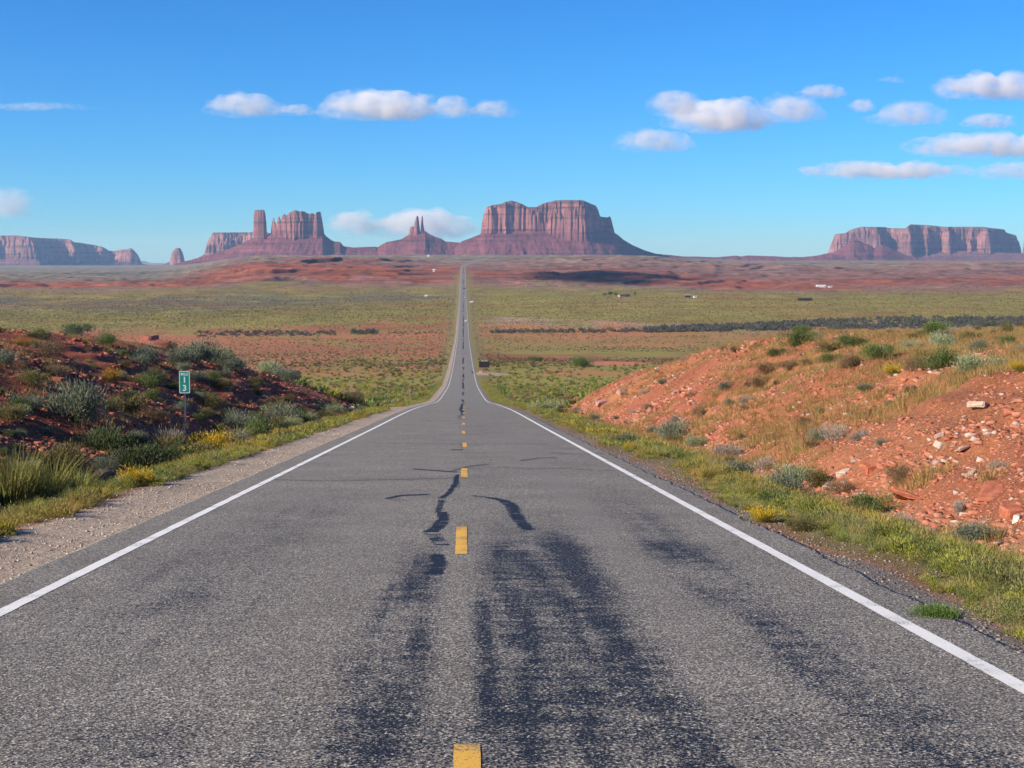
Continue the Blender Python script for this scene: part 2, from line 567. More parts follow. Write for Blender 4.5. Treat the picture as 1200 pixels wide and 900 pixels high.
def soil(X, Y, Z, slope):
    o = X - RX(Y); ax = np.abs(o)
    a = X / np.maximum(Y, 1)
    n1 = fbm(X / 40, Y / 60, 71, 4)
    n2 = fbm(X / 5, Y / 5, 73, 4)
    n3 = fbm(X / 260, Y / 500, 75, 4)
    Yw = Y * (1 + .16 * n3 + .09 * n1)
    c = np.empty(X.shape + (3,))
    lr = ss(-.02, .03, a)[..., None]
    # bands across the valley floor: (distance, colour left, colour right)
    keys = [(0, RED, RED), (170, RED, RED), (230, ORANGE * .7, ORANGE * .62), (420, OLIVE * 1.5, OLIVE * 1.5), (560, ORANGE * .75, OLIVE * 1.3),
            (640, ORANGE * .8, DRED * 1.1), (740, ORANGE * .72, OLIVE * 1.25), (880, ORANGE * .85, lerp(OLIVE, ORANGE, .5)), (1020, ORANGE * .85, lerp(OLIVE, ORANGE, .6)), (1110, ORANGE * .7, SAND * .75),
            (1190, OLIVE * 1.2, OLIVE * 1.25), (1500, OLIVE * .95, OLIVE * 1.25), (1750, GREY * .7, OLIVE * 1.2), (2000, OLIVE * 1.05, OLIVE * 1.05),
            (2160, PURPLE * 1.2, PURPLE * 1.15), (2350, BLUFF * .8, BLUFF * .75), (3000, BLUFF * .8, PURPLE), (3400, PURPLE * 1.1, PURPLE * 1.2),
            (4500, GREY * 1.15, GREY * 1.1), (8000, GREY, PURPLE * 1.2), (40000, PURPLE, PURPLE)]
    ky = np.array([k[0] for k in keys], float)
    for ch in range(3):
        L = np.interp(Yw, ky, [k[1][ch] for k in keys]); Rr = np.interp(Yw, ky, [k[2][ch] for k in keys])
        c[..., ch] = lerp(L, Rr, lr[..., 0])
    # patchy scrub cover
    cov = ss(.02, .45, n1 + .5 * fbm(X / 12, Y / 25, 77, 3)) * ss(150, 260, Y) * (1 - ss(2050, 2300, Y))
    c = lerp(c, OLIVE * 1.35, (cov * .75)[..., None])
    band = (n1 > .25) & (Y > 250) & (Y < 1150)
    c = lerp(c, ORANGE * .95, (ss(.1, .5, -n1) * ss(250, 500, Y) * (1 - ss(1120, 1250, Y)) * .7)[..., None])
    st = fbm(X / 170, Y / 38, 86, 4) * ss(1100, 1250, Y) * (1 - ss(2050, 2200, Y))
    c = lerp(c, ORANGE * .62, (ss(.12, .5, st) * .55)[..., None])
    c = c * (1 + .35 * fbm(X / 22, Y / 30, 88, 4) * ss(900, 1200, Y) * (1 - ss(2050, 2200, Y)))[..., None]
    # a bare orange patch right of the road, and smaller ones near it
    for bx, by, rx, ry in ((62, 590, 12, 26), (1.0, 1330, 1, 1), (6.5, 1330, 3.2, 30), (7, 1260, 3, 22), (-21, 560, 6, 20)):
        q = ((X - bx) / rx) ** 2 + ((Y - by) / ry) ** 2
        c = lerp(c, np.array([.52, .19, .085]), (ss(1.3, .6, q + .4 * n2))[..., None])
    # steep faces are coloured dark brown, low ones pale
    farm = ss(2050, 2300, Y) * (1 - ss(5200, 7000, Y))
    leftlow = ss(-.14, -.2, a)
    c = lerp(c, GREY * 1.0, (leftlow * ss(2500, 3000, Y) * .8)[..., None])
    c = lerp(c, np.array([.12, .05, .04]), (ss(.20, .42, slope) * farm * .85)[..., None])
    c = lerp(c, SAND * .8, (ss(.2, .5, fbm(X / 90, Y / 160, 79, 4)) * farm * ss(3000, 3600, Y) * .55 * (1 - ss(.3, .5, slope)))[..., None])
    farn = lerp(1.0, 1 + .55 * fbm(X / 16, Y / 26, 78, 4) + .35 * fbm(X / 60, Y / 22, 80, 3), farm)
    c = c * np.clip(farn, .4, 1.7)[..., None]
    strata = farm * ss(.15, .45, fbm(X / 240, Z / 2.2, 82, 3))
    c = lerp(c, c * .5, (strata * .6)[..., None])
    # near ground
    near = 1 - ss(150, 230, Y)
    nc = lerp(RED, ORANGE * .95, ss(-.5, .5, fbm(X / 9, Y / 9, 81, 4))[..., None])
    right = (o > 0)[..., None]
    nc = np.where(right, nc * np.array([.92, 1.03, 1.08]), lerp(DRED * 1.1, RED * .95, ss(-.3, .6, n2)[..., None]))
    plate = ss(.8, 0, slope * 4) * ss(8, 14, ax)
    nc = lerp(nc, RED * 1.05, (plate * .5)[..., None])
    c = lerp(c, nc, near[..., None])
    # green verge ground and ditch silt, gravel shoulder
    edge = np.where(o < 0, 5.65 + .35 * fbm(X / 2, Y / 3, 83, 3), 4.15 + .35 * fbm(X / 2, Y / 2.4, 85, 3))
    verge = ss(edge - .1, edge + .3, ax) * (1 - ss(edge + 1.6 + .001 * Y, edge + 2.8 + .006 * Y, ax + .0025 * np.minimum(Y, 1500) * n2)) * (1 - ss(2200, 2900, Y))
    c = lerp(c, np.array([.22, .18, .06]), (verge * .88)[..., None])
    silt = ss(6.2, 6.7, o) * (1 - ss(7.1, 8.0, o)) * (Y < 60) * ss(-.3, .3, fbm(X / 2, Y / 4, 87, 3))
    c = lerp(c, SAND, (silt * .8)[..., None])
    gr = 1 - ss(edge - .15, edge + .12, ax)
    gcol = lerp(GRAVEL, GRAVEL * np.array([.44, .52, .62]), ss(0, 1, (o > 0) * 1.0)[..., None])
    c = lerp(c, gcol, (gr * (1 - ss(600, 2000, Y) * .5))[..., None])
    # pull-outs beside the road
    for bx, by, rx, ry in ((-7, 116, 2.6, 9), (8.5, 478, 6.0, 15)):
        q = ((X - bx) / rx) ** 2 + ((Y - by) / ry) ** 2
        c = lerp(c, GRAVEL * 1.0, (ss(1.3, .6, q + .5 * n2) * .8)[..., None])
    return np.clip(c, .01, .9)


def row_list(y0, y1, g, m):
    ys = [y0]
    while ys[-1] < y1:
        ys.append(ys[-1] + max(m, abs(ys[-1]) * g))
    return np.array(ys)


def build_terrain():
    ys = np.concatenate([np.arange(-30, 5, .5), row_list(5, 2050, .0065, .06)[:-1], row_list(2050, 4300, .0032, 4)[:-1], row_list(4310, 36000, .008, .06)])
    half = np.concatenate([[0, 1.5, 3.0, 3.6], [3.66, 3.74, 3.88, 3.95], [4.04, 4.10, 4.16, 4.3, 4.46], np.arange(4.6, 12, .16)])
    W = .60 * np.maximum(ys, 0) + 48
    t = np.linspace(0, 1, 430)[1:]
    X = []
    side = 12 + (W[:, None] - 12) * (t[None, :] ** 1.12)
    pos_half = np.concatenate([np.repeat(half[None, :], len(ys), 0), side], 1)
    off = np.concatenate([-pos_half[:, ::-1], pos_half[:, 1:]], 1)
    Yg = np.repeat(ys[:, None], off.shape[1], 1)
    Xg = off + RX(ys)[:, None]
    Z = ground(Xg, Yg)
    gy, gx = np.gradient(Z)
    dx = np.gradient(Xg, axis=1); dy = np.gradient(Yg, axis=0)
    slope = np.hypot(gx / np.maximum(dx, 1e-3), gy / np.maximum(dy, 1e-3))
    inside = np.abs(off) < 4.3
    slope[inside] = 0
    c = soil(Xg, Yg, Z, slope)
    V = np.stack([Xg, Yg, Z], -1).reshape(-1, 3)
    me = mesh_np('terrain', V, grid_faces(*Xg.shape), M_GROUND, True, c.reshape(-1, 3))
    o = link('terrain', me); tag(o, kind='structure')
    return o


build_terrain()


# ------------------------------------------------------------------ road with tar bleeding and sealed cracks
def polyd(x, y, pts):
    d = np.full(x.shape, 1e9)
    for (ax, ay), (bx, by) in zip(pts[:-1], pts[1:]):
        vx, vy = bx - ax, by - ay
        t = np.clip(((x - ax) * vx + (y - ay) * vy) / (vx * vx + vy * vy + 1e-9), 0, 1)
        d = np.minimum(d, np.hypot(x - ax - t * vx, y - ay - t * vy))
    return d


def road_pt(px, py):
    d = ray(np.float64(px), np.float64(py))
    Y = EYE / (-(d[2]) - SL)
    return float(d[0] * Y), float(Y)


def build_road():
    ys = np.concatenate([np.arange(-25, 5, .5), np.arange(5, 34, .04), np.arange(34, 70, .09), row_list(70, 4900, .0065, .2)])
    xs = np.concatenate([np.linspace(X_EDGE_L, -2.2, 40, endpoint=False), np.linspace(-2.2, 3.2, 150, endpoint=False), np.linspace(3.2, X_EDGE_R, 14)])
    X = np.repeat(xs[None, :], len(ys), 0); Y = np.repeat(ys[:, None], len(xs), 1)
    # ragged asphalt edges
    e = fbm(Y / 1.1, Y * 0 + 3, 91, 4) * .07
    wL = ss(X_EDGE_L + .5, X_EDGE_L, X); wR = ss(X_EDGE_R - .4, X_EDGE_R, X)
    Xr = X + wL * (e * .5 - .02) + wR * (fbm(Y / .9, Y * 0 + 8, 93, 4) * .06 + fbm(Y / .2, Y * 0 + 8, 95, 3) * .035)
    n_s = fbm(X / .34, Y / .10, 101, 4, .6)           # streaks
    n_m = fbm(X / .40, Y / 1.6, 103, 4, .55)
    n_f = fbm(X / .05, Y / .05, 105, 2)
    n_b = fbm(X / 1.2, Y / 3.0, 107, 3)
    n_l = fbm(X / .16, Y / 3.5, 109, 3)

    def zone(x0, x1, y0, y1, sx=.3, sy=3):
        return ss(x0 - sx, x0 + sx, X) * (1 - ss(x1 - sx, x1 + sx, X)) * ss(y0 - sy, y0 + sy, Y) * (1 - ss(y1 - sy, y1 + sy, Y))
    dens = .80 * zone(.16, 1.38, 4, 17, .26, 5) + .22 * zone(.2, 1.5, 12, 26, .3, 5)
    dens = np.maximum(dens, .40 * zone(-3.6, 3.3, 2, 8.5, .4, 1.2))
    dens = np.maximum(dens, .98 * zone(.07, .24, 3, 13.5, .10, 2.0))
    dens = np.maximum(dens, .60 * zone(-.80, -.20, 4, 17, .18, 3))
    dens = np.maximum(dens, .38 * zone(-1.6, -.5, 2, 9, .4, 1.5))
    dens = np.maximum(dens, .62 * zone(2.0, 2.85, 2, 23, .32, 5))
    dens = np.maximum(dens, .36 * zone(-3.4, -1.6, 3, 26, .5, 6))
    tar = np.clip(dens * (.88 + .46 * n_s + .50 * n_m + .50 * n_l + .25 * n_b), 0, .76) * (dens > .02)
    tar = np.maximum(tar, ss(.78, .97, dens) * ss(-.9, .3, n_s + .6 * n_m) * .82)
    wob = .035 * n_m + .03 * n_f

    def seal(pix, w, strength=.95, wy=1.0, frag=0.0):
        nonlocal tar
        P = [road_pt(*p) for p in pix]
        pts = [(a, b * wy) for a, b in P]
        d = polyd(X, Y * wy, pts) + wob * (w / .08) * .8
        m = (1 - ss(w * .7, w * 1.15, d)) * strength
        if frag: m = m * ss(-frag, .15, n_s + .5 * n_m + .25)
        tar = np.maximum(tar, m)
    # the meandering seals by the dashes
    seal([(536, 556), (534, 566), (530, 572), (526, 578), (519, 582)], .055)
    seal([(519, 582), (516, 592), (513, 600)], .07, .8, frag=.3)
    seal([(518, 600), (520, 607), (514, 617), (507, 622)], .10, .97, frag=.9)
    seal([(505, 622), (519, 640)], .10, .85, frag=.15)
    seal([(512, 650), (516, 660), (509, 672)], .10, .97, frag=.9)
    seal([(575, 583), (590, 586), (600, 592), (603, 600), (609, 610), (620, 620)], .10, .95, frag=1.0)
    # transverse cracks
    seal([(486, 549), (508, 551), (533, 553)], .07, .8, .3)
    seal([(533, 551), (552, 546), (570, 544)], .08, .55, .3)
    seal([(455, 583), (470, 580), (500, 579)], .06, .85, .3)
    seal([(455, 583), (475, 586)], .06, .4, .3)
    seal([(555, 581), (576, 583)], .05, .6, .3)
    seal([(612, 539), (632, 536), (650, 535)], .09, .55, .3)
    seal([(645, 530), (675, 531), (705, 530)], .08, .5, .3)
    seal([(585, 547), (620, 548), (660, 548), (720, 550)], .08, .42, .3)
    seal([(320, 560), (380, 562), (470, 561), (540, 560)], .05, .45, .3)
    seal([(430, 518), (540, 520), (640, 519)], .10, .38, .3)
    seal([(430, 512), (500, 513), (600, 512)], .12, .3, .3)
    seal([(532, 527), (540, 527)], .10, .8, .3)
    seal([(430, 561), (486, 562)], .06, .3, .3)
    for py in (506, 499, 494, 490):
        seal([(500 - (500 - py), py), (590, py + .5)], .18, .25, .3)
    # thin longitudinal joint under the dashes, and the long dark centre seal down the hill
    xc = -.02 + .10 * fbm(Y / 4.0, Y * 0, 111, 3)
    ctr = (1 - ss(.02, .05, np.abs(X - xc + .02))) * .45 * ss(12, 20, Y) * (1 - ss(60, 80, Y)) * ss(-.2, .4, n_b)
    wc = np.interp(Y, [50, 90, 200, 600, 3000], [.05, .14, .22, .4, .9])
    amt = .9 * ss(-.45, .15, fbm(Y / 22, Y * 0 + 5, 113, 4)) * ss(55, 110, Y)
    xc2 = -.12 + .25 * fbm(Y / 9, Y * 0 + 1, 115, 3)
    ctr = np.maximum(ctr, (1 - ss(wc * .6, wc, np.abs(X - xc2))) * amt)
    tar = np.maximum(tar, ctr)
    # a few repaired dark areas far down
    tar = np.maximum(tar, .30 * ss(.30, .6, fbm(X / 3, Y / 60, 117, 3)) * ss(300, 500, Y))
    # pale polished wheel tracks
    pol = (np.exp(-((X - 1.72) / .26) ** 2) * 1.3 + np.exp(-((X + 1.15) / .38) ** 2) * .8 + np.exp(-((X + 2.9) / .3) ** 2) * .5) * .45
    pol = np.clip(pol * ss(6, 24, Y) + .5 * ss(150, 1200, Y), 0, .8) * (1 - tar)
    Z = ROADZ(Y) - .012 * np.abs(X) * .8 + .001 * n_m * (Y < 80)
    V = np.stack([Xr + RX(Y), Y, Z], -1).reshape(-1, 3)
    fc = grid_faces(*X.shape)
    # side skirts give the slab its thickness
    nr, nc = X.shape
    sk = []
    Vs = [V]; base = len(V)
    L = V.reshape(nr, nc, 3)[:, 0].copy(); L[:, 2] -= .12; Rr = V.reshape(nr, nc, 3)[:, -1].copy(); Rr[:, 2] -= .12
    Vs += [L, Rr]
    i = np.arange(nr - 1)
    l_top = i * nc; l_top2 = (i + 1) * nc
    fl = np.stack([l_top2, base + i + 1, base + i, l_top], -1)
    r_top = i * nc + nc - 1; r_top2 = (i + 1) * nc + nc - 1
    fr = np.stack([r_top, base + nr + i, base + nr + i + 1, r_top2], -1)
    V = np.concatenate(Vs); fc = np.concatenate([fc, fl, fr])
    pad = np.zeros(2 * nr)
    me = mesh_np('road', V, fc, M_ROAD, True, attrs={'tar': np.concatenate([tar.ravel(), pad]), 'polish': np.concatenate([pol.ravel(), pad])})
    o = link('road', me); tag(o, kind='structure')


build_road()


def strip(name, xc, w, y0, y1, mat, seed=0, rag=.008):
    ys = row_list(y0, y1, .0065, .12 if y0 < 0 else .1)
    ys = ys[ys < y1]; ys = np.append(ys, y1)
    k = np.linspace(-.5, .5, 5)
    X = xc + k[None, :] * w + fbm(ys / .35, ys * 0 + seed, 121, 3)[:, None] * rag * np.sign(k)[None, :] + RX(ys)[:, None]
    Y = np.repeat(ys[:, None], 5, 1)
    lift = .0035 + np.maximum(Y, 0) * .00006
    Z = ROADZ(Y) - .0096 * np.abs(X - RX(Y)) + lift
    return np.stack([X, Y, Z], -1).reshape(-1, 3), grid_faces(len(ys), 5)


for xc in (-3.83, 3.43):
    v, f = strip('edge_line', xc, .135, -20, 4850, M_WHITE, xc)
    tag(link('edge_line', mesh_np('edge_line', v, f, M_WHITE, True)), kind='structure')
# yellow centre dashes, 3 m long and 12.2 m apart, each its own marking
dash_rows = []
far_ends = [road_pt(543, p)[1] for p in (873, 617, 549, 519, 505.3, 495.7)]
while far_ends[-1] < 150: far_ends.append(far_ends[-1] + 12.2)
for k, y in enumerate(far_ends):
    v, f = strip('dash', (.012, -.03, .01, .03)[k] if k < 4 else 0.0, .135, y - 3.1, y, M_YELLOW, k, .005)
    d = link('centre_dash', mesh_np('centre_dash', v, f, M_YELLOW, True)); tag(d, kind='structure')


# ------------------------------------------------------------------ buttes, mesas and spires
def sdf(px, v, poly, kx):
    """signed distance in metres to a footprint given as (pixel, depth metres) corners; kx metres per pixel"""
    P = [(p * kx, q) for p, q in poly]
    x = px * kx
    d = polyd(x, v, P + [P[0]])
    ins = np.zeros(x.shape, bool)
    for (ax, ay), (bx, by) in zip(P, P[1:] + [P[0]]):
        c = ((ay > v) != (by > v)) & (x < (bx - ax) * (v - ay) / (by - ay + 1e-12) + ax)
        ins ^= c
    return np.where(ins, -d, d)


def rock_mass(name, D, px0, px1, v0, v1, talus, caps, mat, seed, label=None, cat=None, group=None, kind=None, step=4.0, stepv=6.0, tdepth=0.0, led=9.0, run=1.9, tv=None):
    """talus: skyline [(px,py)], caps: list of (footprint, skyline, flute amplitude, ramp width)"""
    kx = D / F_PX
    nu = int((px1 - px0) * kx / step) + 1; nv = int((v1 - v0) / stepv) + 1
    u = np.linspace(px0, px1, nu); v = np.linspace(v0, v1, nv)
    PX, V = np.meshgrid(u, v)
    X = at(PX, PX * 0 + 308, PX * 0 + D)[..., 0] * (D + V) / D
    Y = D + V
    G = ground(X, Y, False)
    tx = [t[0] for t in talus]; tz = [zpx(t[1], D, t[0]) for t in talus]
    S = np.interp(PX, tx, tz)
    gul = fbm(X / 55, Y / 260, seed + 1, 4)
    gul2 = fbm(X / 22, Y / 60, seed + 2, 3)
    td = tdepth if np.isscalar(tdepth) else np.interp(PX, [t[0] for t in tdepth], [t[1] for t in tdepth])
    V0 = np.interp(PX, [t[0] for t in tv], [t[1] for t in tv]) if tv else 0.0
    dd = np.maximum(np.abs(V - V0) - td, 0) * (1 + .22 * gul)
    Hs = np.maximum(S - G, 0)
    L = np.maximum(run * Hs, 1)
    q = np.clip(dd / L, 0, 1.4)
    prof = np.where(q < 1, (1 - q) ** 1.22, -(q - 1) * .12)
    T = G + Hs * prof + (gul * 9 + gul2 * 4.5) * ss(0, 30, Hs) * ss(0, .12, q) * ss(1.3, .9, q)
    nz = fbm(X / 160, Y / 160, seed + 3, 3) * .45
    t = T / led + nz
    fr = t - np.floor(t)
    lev = np.floor(t)
    strong = ss(.35, .75, _h(lev, lev * 0 + 3, seed))          # some ledges are stronger than others
    brk = ss(-.25, .25, fbm(X / 45, Y / 45, seed + 4, 3))
    Tt = terrace(T, led, nz, .78)
    am = strong * brk * ss(0, 12, Hs * prof)
    T = lerp(T, Tt, am * .9)
    ledge = am * (fr > .76)
    Z = T.copy()
    cliff = np.zeros_like(Z); top = np.zeros_like(Z)
    for foot, skyl, amp, w in caps:
        sd = sdf(PX, V, foot, kx)
        f1 = fbm(X / 70, Y / 70, seed + 5, 3)
        f2 = 1 - np.abs(fbm(X / 30 + 5, Y / 30, seed + 6, 3)) * 2
        f3 = 1 - np.abs(fbm(X / 12 + 5, Y / 12, seed + 8, 2)) * 2
        crk = np.maximum(0, .12 - np.abs(fbm(X / 48 + 9, Y / 48, seed + 9, 3))) / .12
        sd = sd + amp * (1.15 * f1 - .6 * f2 * (.5 + vn(X / 120, Y / 120, seed + 11)) - .3 * f3 + .25 + 1.1 * crk)
        kz = np.interp(PX, [s[0] for s in skyl], [zpx(s[1], D, s[0]) for s in skyl])
        kz = (kz - EYE) * (1 + V / D) + EYE + fbm(X / 26, Y / 60, seed + 7, 3) * amp * .22
        r = np.clip(-sd / w, 0, 1)
        # lower cliff, a ledge, the upper cliff set back, then the rounded top
        rr = np.interp(r, [0, .30, .62, .80, .93, 1.0], [0, .52, .80, .90, .985, 1.0])
        C = T + (kz - T) * rr
        use = (sd < 0) & (C > Z)
        Z = np.where(use, C, Z)
        cliff = np.where(use, ss(0, .04, r), cliff)
        top = np.where(use, ss(.93, 1.0, r), top)
    # the sheet ends buried in the land
    Z = np.where((Hs <= 0.5) & (cliff <= 0), G - 2.0, Z)
    me = mesh_np(name, np.stack([X, Y, Z], -1).reshape(-1, 3), grid_faces(nv, nu), mat, False,
                 attrs={'cliff': cliff, 'ledge': ledge, 'top': top})
    o = link(name, me)
    tag(o, label, cat, group, kind)
    return o


M_BUTTE = make_butte_mat('butte_sandstone', (.265, .108, .088), (.150, .046, .048), (.14, .07, .058))
M_BUTTE2 = make_butte_mat('far_mesa_sandstone', (.235, .112, .10), (.15, .068, .068), (.13, .08, .07))
GB = 'buttes and mesas along the horizon'

# great flat topped butte behind the end of the road
rock_mass('butte', 9000, 528, 800, -560, 520,
          [(528, 299), (535, 288), (541, 283), (552, 279), (562, 275), (568, 270), (600, 269), (690, 270), (712, 272), (722, 273.5), (731, 281), (741, 287), (755, 293), (768, 297), (800, 301)],
          [([(567, -60), (573, -120), (584, -80), (592, -110), (603, -70), (626, -80), (640, -60), (652, -130), (668, -160), (686, -170), (692, -140), (699, 20), (706, 60), (714, 130), (722, 200), (722, 320), (640, 330), (580, 260), (567, 120)],
            [(567, 244), (570, 242.5), (578, 240.5), (588, 239), (593, 236.5), (599, 235.3), (605, 236.5), (612, 239.5), (619, 243), (628, 243), (636, 239), (645, 236.5), (651, 234.7), (682, 234.7), (690, 238), (698, 241.5), (701, 247), (703, 254), (711, 255), (714.5, 253.5), (717, 258), (719.5, 263), (720.5, 262), (722, 269)],
            15, 40)],
          M_BUTTE, 300, 'largest red butte, broad flat top with two humps behind the end of the road', 'butte', GB, tdepth=60, tv=[(528, 0), (690, 0), (722, 110), (770, 190), (800, 200)])
# castle butte with its crown of pinnacles
rock_mass('butte', 9000, 205, 470, -480, 420,
          [(205, 309), (222, 305), (240, 300), (262, 294), (280, 287), (296, 279), (313, 276), (318, 273), (345, 271), (378, 272), (384, 278), (392, 283), (399, 283.5), (403, 288.5), (414, 290), (440, 289), (455, 293), (470, 298)],
          [([(318.5, -30), (334, -60), (345, -90), (356, -70), (366, -50), (373, -60), (378.5, -20), (379, 60), (350, 90), (318.5, 40)],
            [(317, 256), (319, 252), (321, 252.5), (323.4, 262), (325, 262), (326.5, 254), (328, 253.8), (330, 259), (332, 252), (334.5, 250.5), (336, 253), (339, 250), (344, 247.5), (347, 246), (350, 247.8), (354, 247.5), (358, 248), (360, 250), (364, 250.5), (367, 249.6), (369.5, 252), (371.5, 248.7), (375, 248), (377.5, 249), (379, 255)],
            9, 24)],
          M_BUTTE, 340, 'red castle shaped butte crowned by a row of jagged pinnacles', 'butte', GB, step=2.6, stepv=5)
# the lone tower on its left shoulder
rock_mass('rock_tower', 9000, 290, 318, -70, 70,
          [(290, 292), (296, 283), (313, 281), (318, 285)],
          [([(297, -26), (303, -36), (310, -28), (313, -6), (312.5, 25), (304, 34), (297, 20)], [(296, 249), (298, 247.2), (301, 246), (310, 246), (313, 248.5)], 3.5, 12)],
          M_BUTTE, 370, 'tall square rock tower standing just beside the castle shaped butte', 'rock tower', GB, step=1.8, stepv=2.5, run=1.0)
# twin spired butte in the middle
rock_mass('butte', 9000, 425, 572, -420, 380,
          [(425, 301), (438, 296), (441, 291), (446, 287.5), (452, 284), (462, 282), (470, 280.5), (476, 277), (481, 273.5), (490, 271.5), (498, 270.5), (503, 274), (510, 277.5), (517, 279.5), (522, 283), (530, 283.5), (536, 284), (545, 285), (552, 284), (560, 288), (572, 296)],
          [([(480, -14), (483, -20), (486, -16), (486.5, 12), (480, 12)], [(479, 268), (480.5, 265), (482.5, 266), (484, 265), (486, 267.5)], 1.2, 7),
           ([(484.8, -22), (488.5, -32), (492.2, -22), (492.8, 14), (484.8, 16)], [(485, 265), (487, 259), (488.2, 254), (489.5, 252.6), (490.6, 255), (491.8, 262), (493, 268)], 1.2, 8),
           ([(493.2, -14), (495, -18), (497, -12), (498, 8), (493.2, 10)], [(493, 259), (493.8, 254), (495, 252.3), (496, 255), (496.4, 263), (498, 269)], 1.0, 7)],
          M_BUTTE, 400, 'small red butte topped by two thin upright spires', 'butte', GB, step=1.7, stepv=4)
# mesa behind the castle butte
rock_mass('mesa', 11500, 222, 330, -420, 520,
          [(222, 309), (230, 303), (239, 298), (250, 296), (300, 294), (330, 300)],
          [([(239.5, -10), (243, -90), (262, -120), (285, -60), (300, -80), (325, -60), (325, 300), (245, 300)], [(239, 280), (241, 277), (244.5, 275), (250, 272.7), (300, 272.2), (325, 273)], 17, 70)],
          M_BUTTE2, 430, 'fluted brown mesa half hidden behind the castle shaped butte', 'mesa', GB, step=4)
# lone stump
rock_mass('rock_tower', 12500, 192, 224, -160, 160,
          [(192, 310), (197, 307.5), (204, 306), (212, 306), (217, 307), (224, 310)],
          [([(198.5, -50), (204, -80), (212, -70), (217, -20), (216, 60), (200, 60)], [(198, 298), (200.5, 293.6), (204, 292.5), (207, 290.8), (212, 291), (215.5, 293), (217, 300)], 6, 40)],
          M_BUTTE2, 450, 'small lone rock stump standing in the gap between two mesas', 'rock tower', GB, step=3, stepv=4)
# long mesa at the left
rock_mass('mesa', 13500, -150, 192, -800, 2100,
          [(-150, 308), (-90, 303), (0, 304), (45, 305), (60, 306), (120, 307), (160, 307.5), (166, 309), (180, 312), (192, 313)],
          [([(-120, -300), (-60, -260), (-20, -320), (8, -250), (25, -330), (44, -330), (47, -150), (50, 360), (76, 620), (84, 480), (91, 520), (97, 900), (112, 1050), (118, 900), (131, 1150), (138, 1000), (152, 940), (163.5, 980), (164.5, 1300), (150, 1700), (-120, 1500)],
            [(-120, 279), (0, 276.5), (20, 276.3), (45, 279), (70, 280), (83, 281), (87, 284), (96, 285), (112, 287.5), (122, 290), (128, 294), (136, 294.5), (141, 293), (149, 292.5), (153, 291), (158, 292.5), (162, 294), (164, 297)], 22, 85)],
          M_BUTTE2, 470, 'long mesa with deep blue shaded bays, stepping down in height', 'mesa', GB, step=6, stepv=9, tdepth=[(-150, 300), (0, 330), (47, 330), (60, 90), (192, 60)], tv=[(-150, 0), (47, 0), (52, 420), (80, 600), (164, 1080), (192, 1100)], run=2.2)
# wide mesa at the right and the small one before it
rock_mass('mesa', 12000, 940, 1290, -700, 800,
          [(940, 304), (955, 300), (968, 297), (990, 295), (1060, 292), (1100, 293.5), (1160, 295), (1200, 297), (1260, 298), (1290, 304)],
          [([(971.5, -40), (978, -130), (990, -150), (1010, -160), (1034, -170), (1036, -40), (1041, 10), (1052, -60), (1063, -200), (1070, -210), (1071, -30), (1079, 30), (1083, -120), (1087, -130), (1092, 0), (1101, 40), (1108, -80), (1113, -90), (1119, 40), (1131, 50), (1137, -60), (1143, 20), (1152, -60), (1161, -80), (1164, 160), (1180, 260), (1196, 330), (1197, 560), (980, 560)],
            [(971, 283), (974, 279), (977, 274.5), (990, 273.5), (995, 270), (1008, 266), (1036, 266.2), (1042, 267.5), (1060, 268), (1066, 263), (1090, 264.3), (1105, 266), (1150, 266), (1163, 267.5), (1176, 269), (1178, 272.5), (1190, 276), (1196, 280), (1197.5, 287)], 15, 60)],
          M_BUTTE2, 500, 'wide pale mesa with buttressed cliffs standing alone in its own stretch of horizon', 'mesa', GB, step=4.5, stepv=7, tdepth=30, run=2.3)
rock_mass('rock_pillar', 12000, 1193, 1212, -60, 60, [(1193, 298), (1198, 296), (1206, 296), (1212, 298)],
          [([(1198, -20), (1203, -24), (1204, 20), (1198, 20)], [(1197, 281), (1199, 279), (1203, 280), (1205, 285)], 3, 14)],
          M_BUTTE2, 520, 'narrow rock pillar just off the end of the wide pale mesa', 'rock pillar', GB, step=3, stepv=4)
rock_mass('butte', 10800, 945, 1085, -420, 300,
          [(945, 303), (958, 300), (966, 297.5), (973, 296), (976, 295.5), (984, 291), (990, 288), (996, 282), (1000, 281), (1006, 282), (1012, 285), (1017, 286), (1024, 290), (1034, 287), (1040, 289), (1050, 294), (1060, 298), (1085, 304)],
          [], M_BUTTE, 540, 'low stepped red butte in front of the wide pale mesa', 'butte', GB, step=3, stepv=4.5, led=12)
# low hills along the horizon
tag(rock_mass('hills', 10500, 735, 990, -420, 500,
              [(735, 300), (755, 296.5), (775, 297.5), (800, 300.3), (840, 301.2), (852, 300.2), (862, 299.3), (868, 300.3), (876, 299.2), (905, 300), (925, 301.2), (940, 301), (962, 299), (975, 297.5), (990, 300)],
              [], M_BUTTE, 560, step=5, stepv=8, run=5), kind='structure')
tag(rock_mass('mountains', 30000, 130, 235, -900, 900, [(130, 309), (160, 307.5), (165, 305.8), (170, 306), (176, 308), (196, 308.2), (235, 309)], [], M_BUTTE2, 580, step=40, stepv=60, run=5), kind='structure')


# ------------------------------------------------------------------ haze
def build_haze():
    mb = MB()
    mb.box((0, 17400, 210), (52000, 37000, 640))
    m = bpy.data.materials.new('haze_air'); m.use_nodes = True
    nt = m.node_tree; nt.nodes.clear()
    out = nt.nodes.new('ShaderNodeOutputMaterial')
    v = nt.nodes.new('ShaderNodeVolumePrincipled')
    v.inputs['Color'].default_value = (.40, .64, 1.0, 1)
    v.inputs['Absorption Color'].default_value = (1, 1, 1, 1)
    v.inputs['Density'].default_value = 3.2e-5
    v.inputs['Anisotropy'].default_value = .1
    nt.links.new(v.outputs[0], out.inputs['Volume'])
    o = mb.build('haze', m); tag(o, kind='stuff')


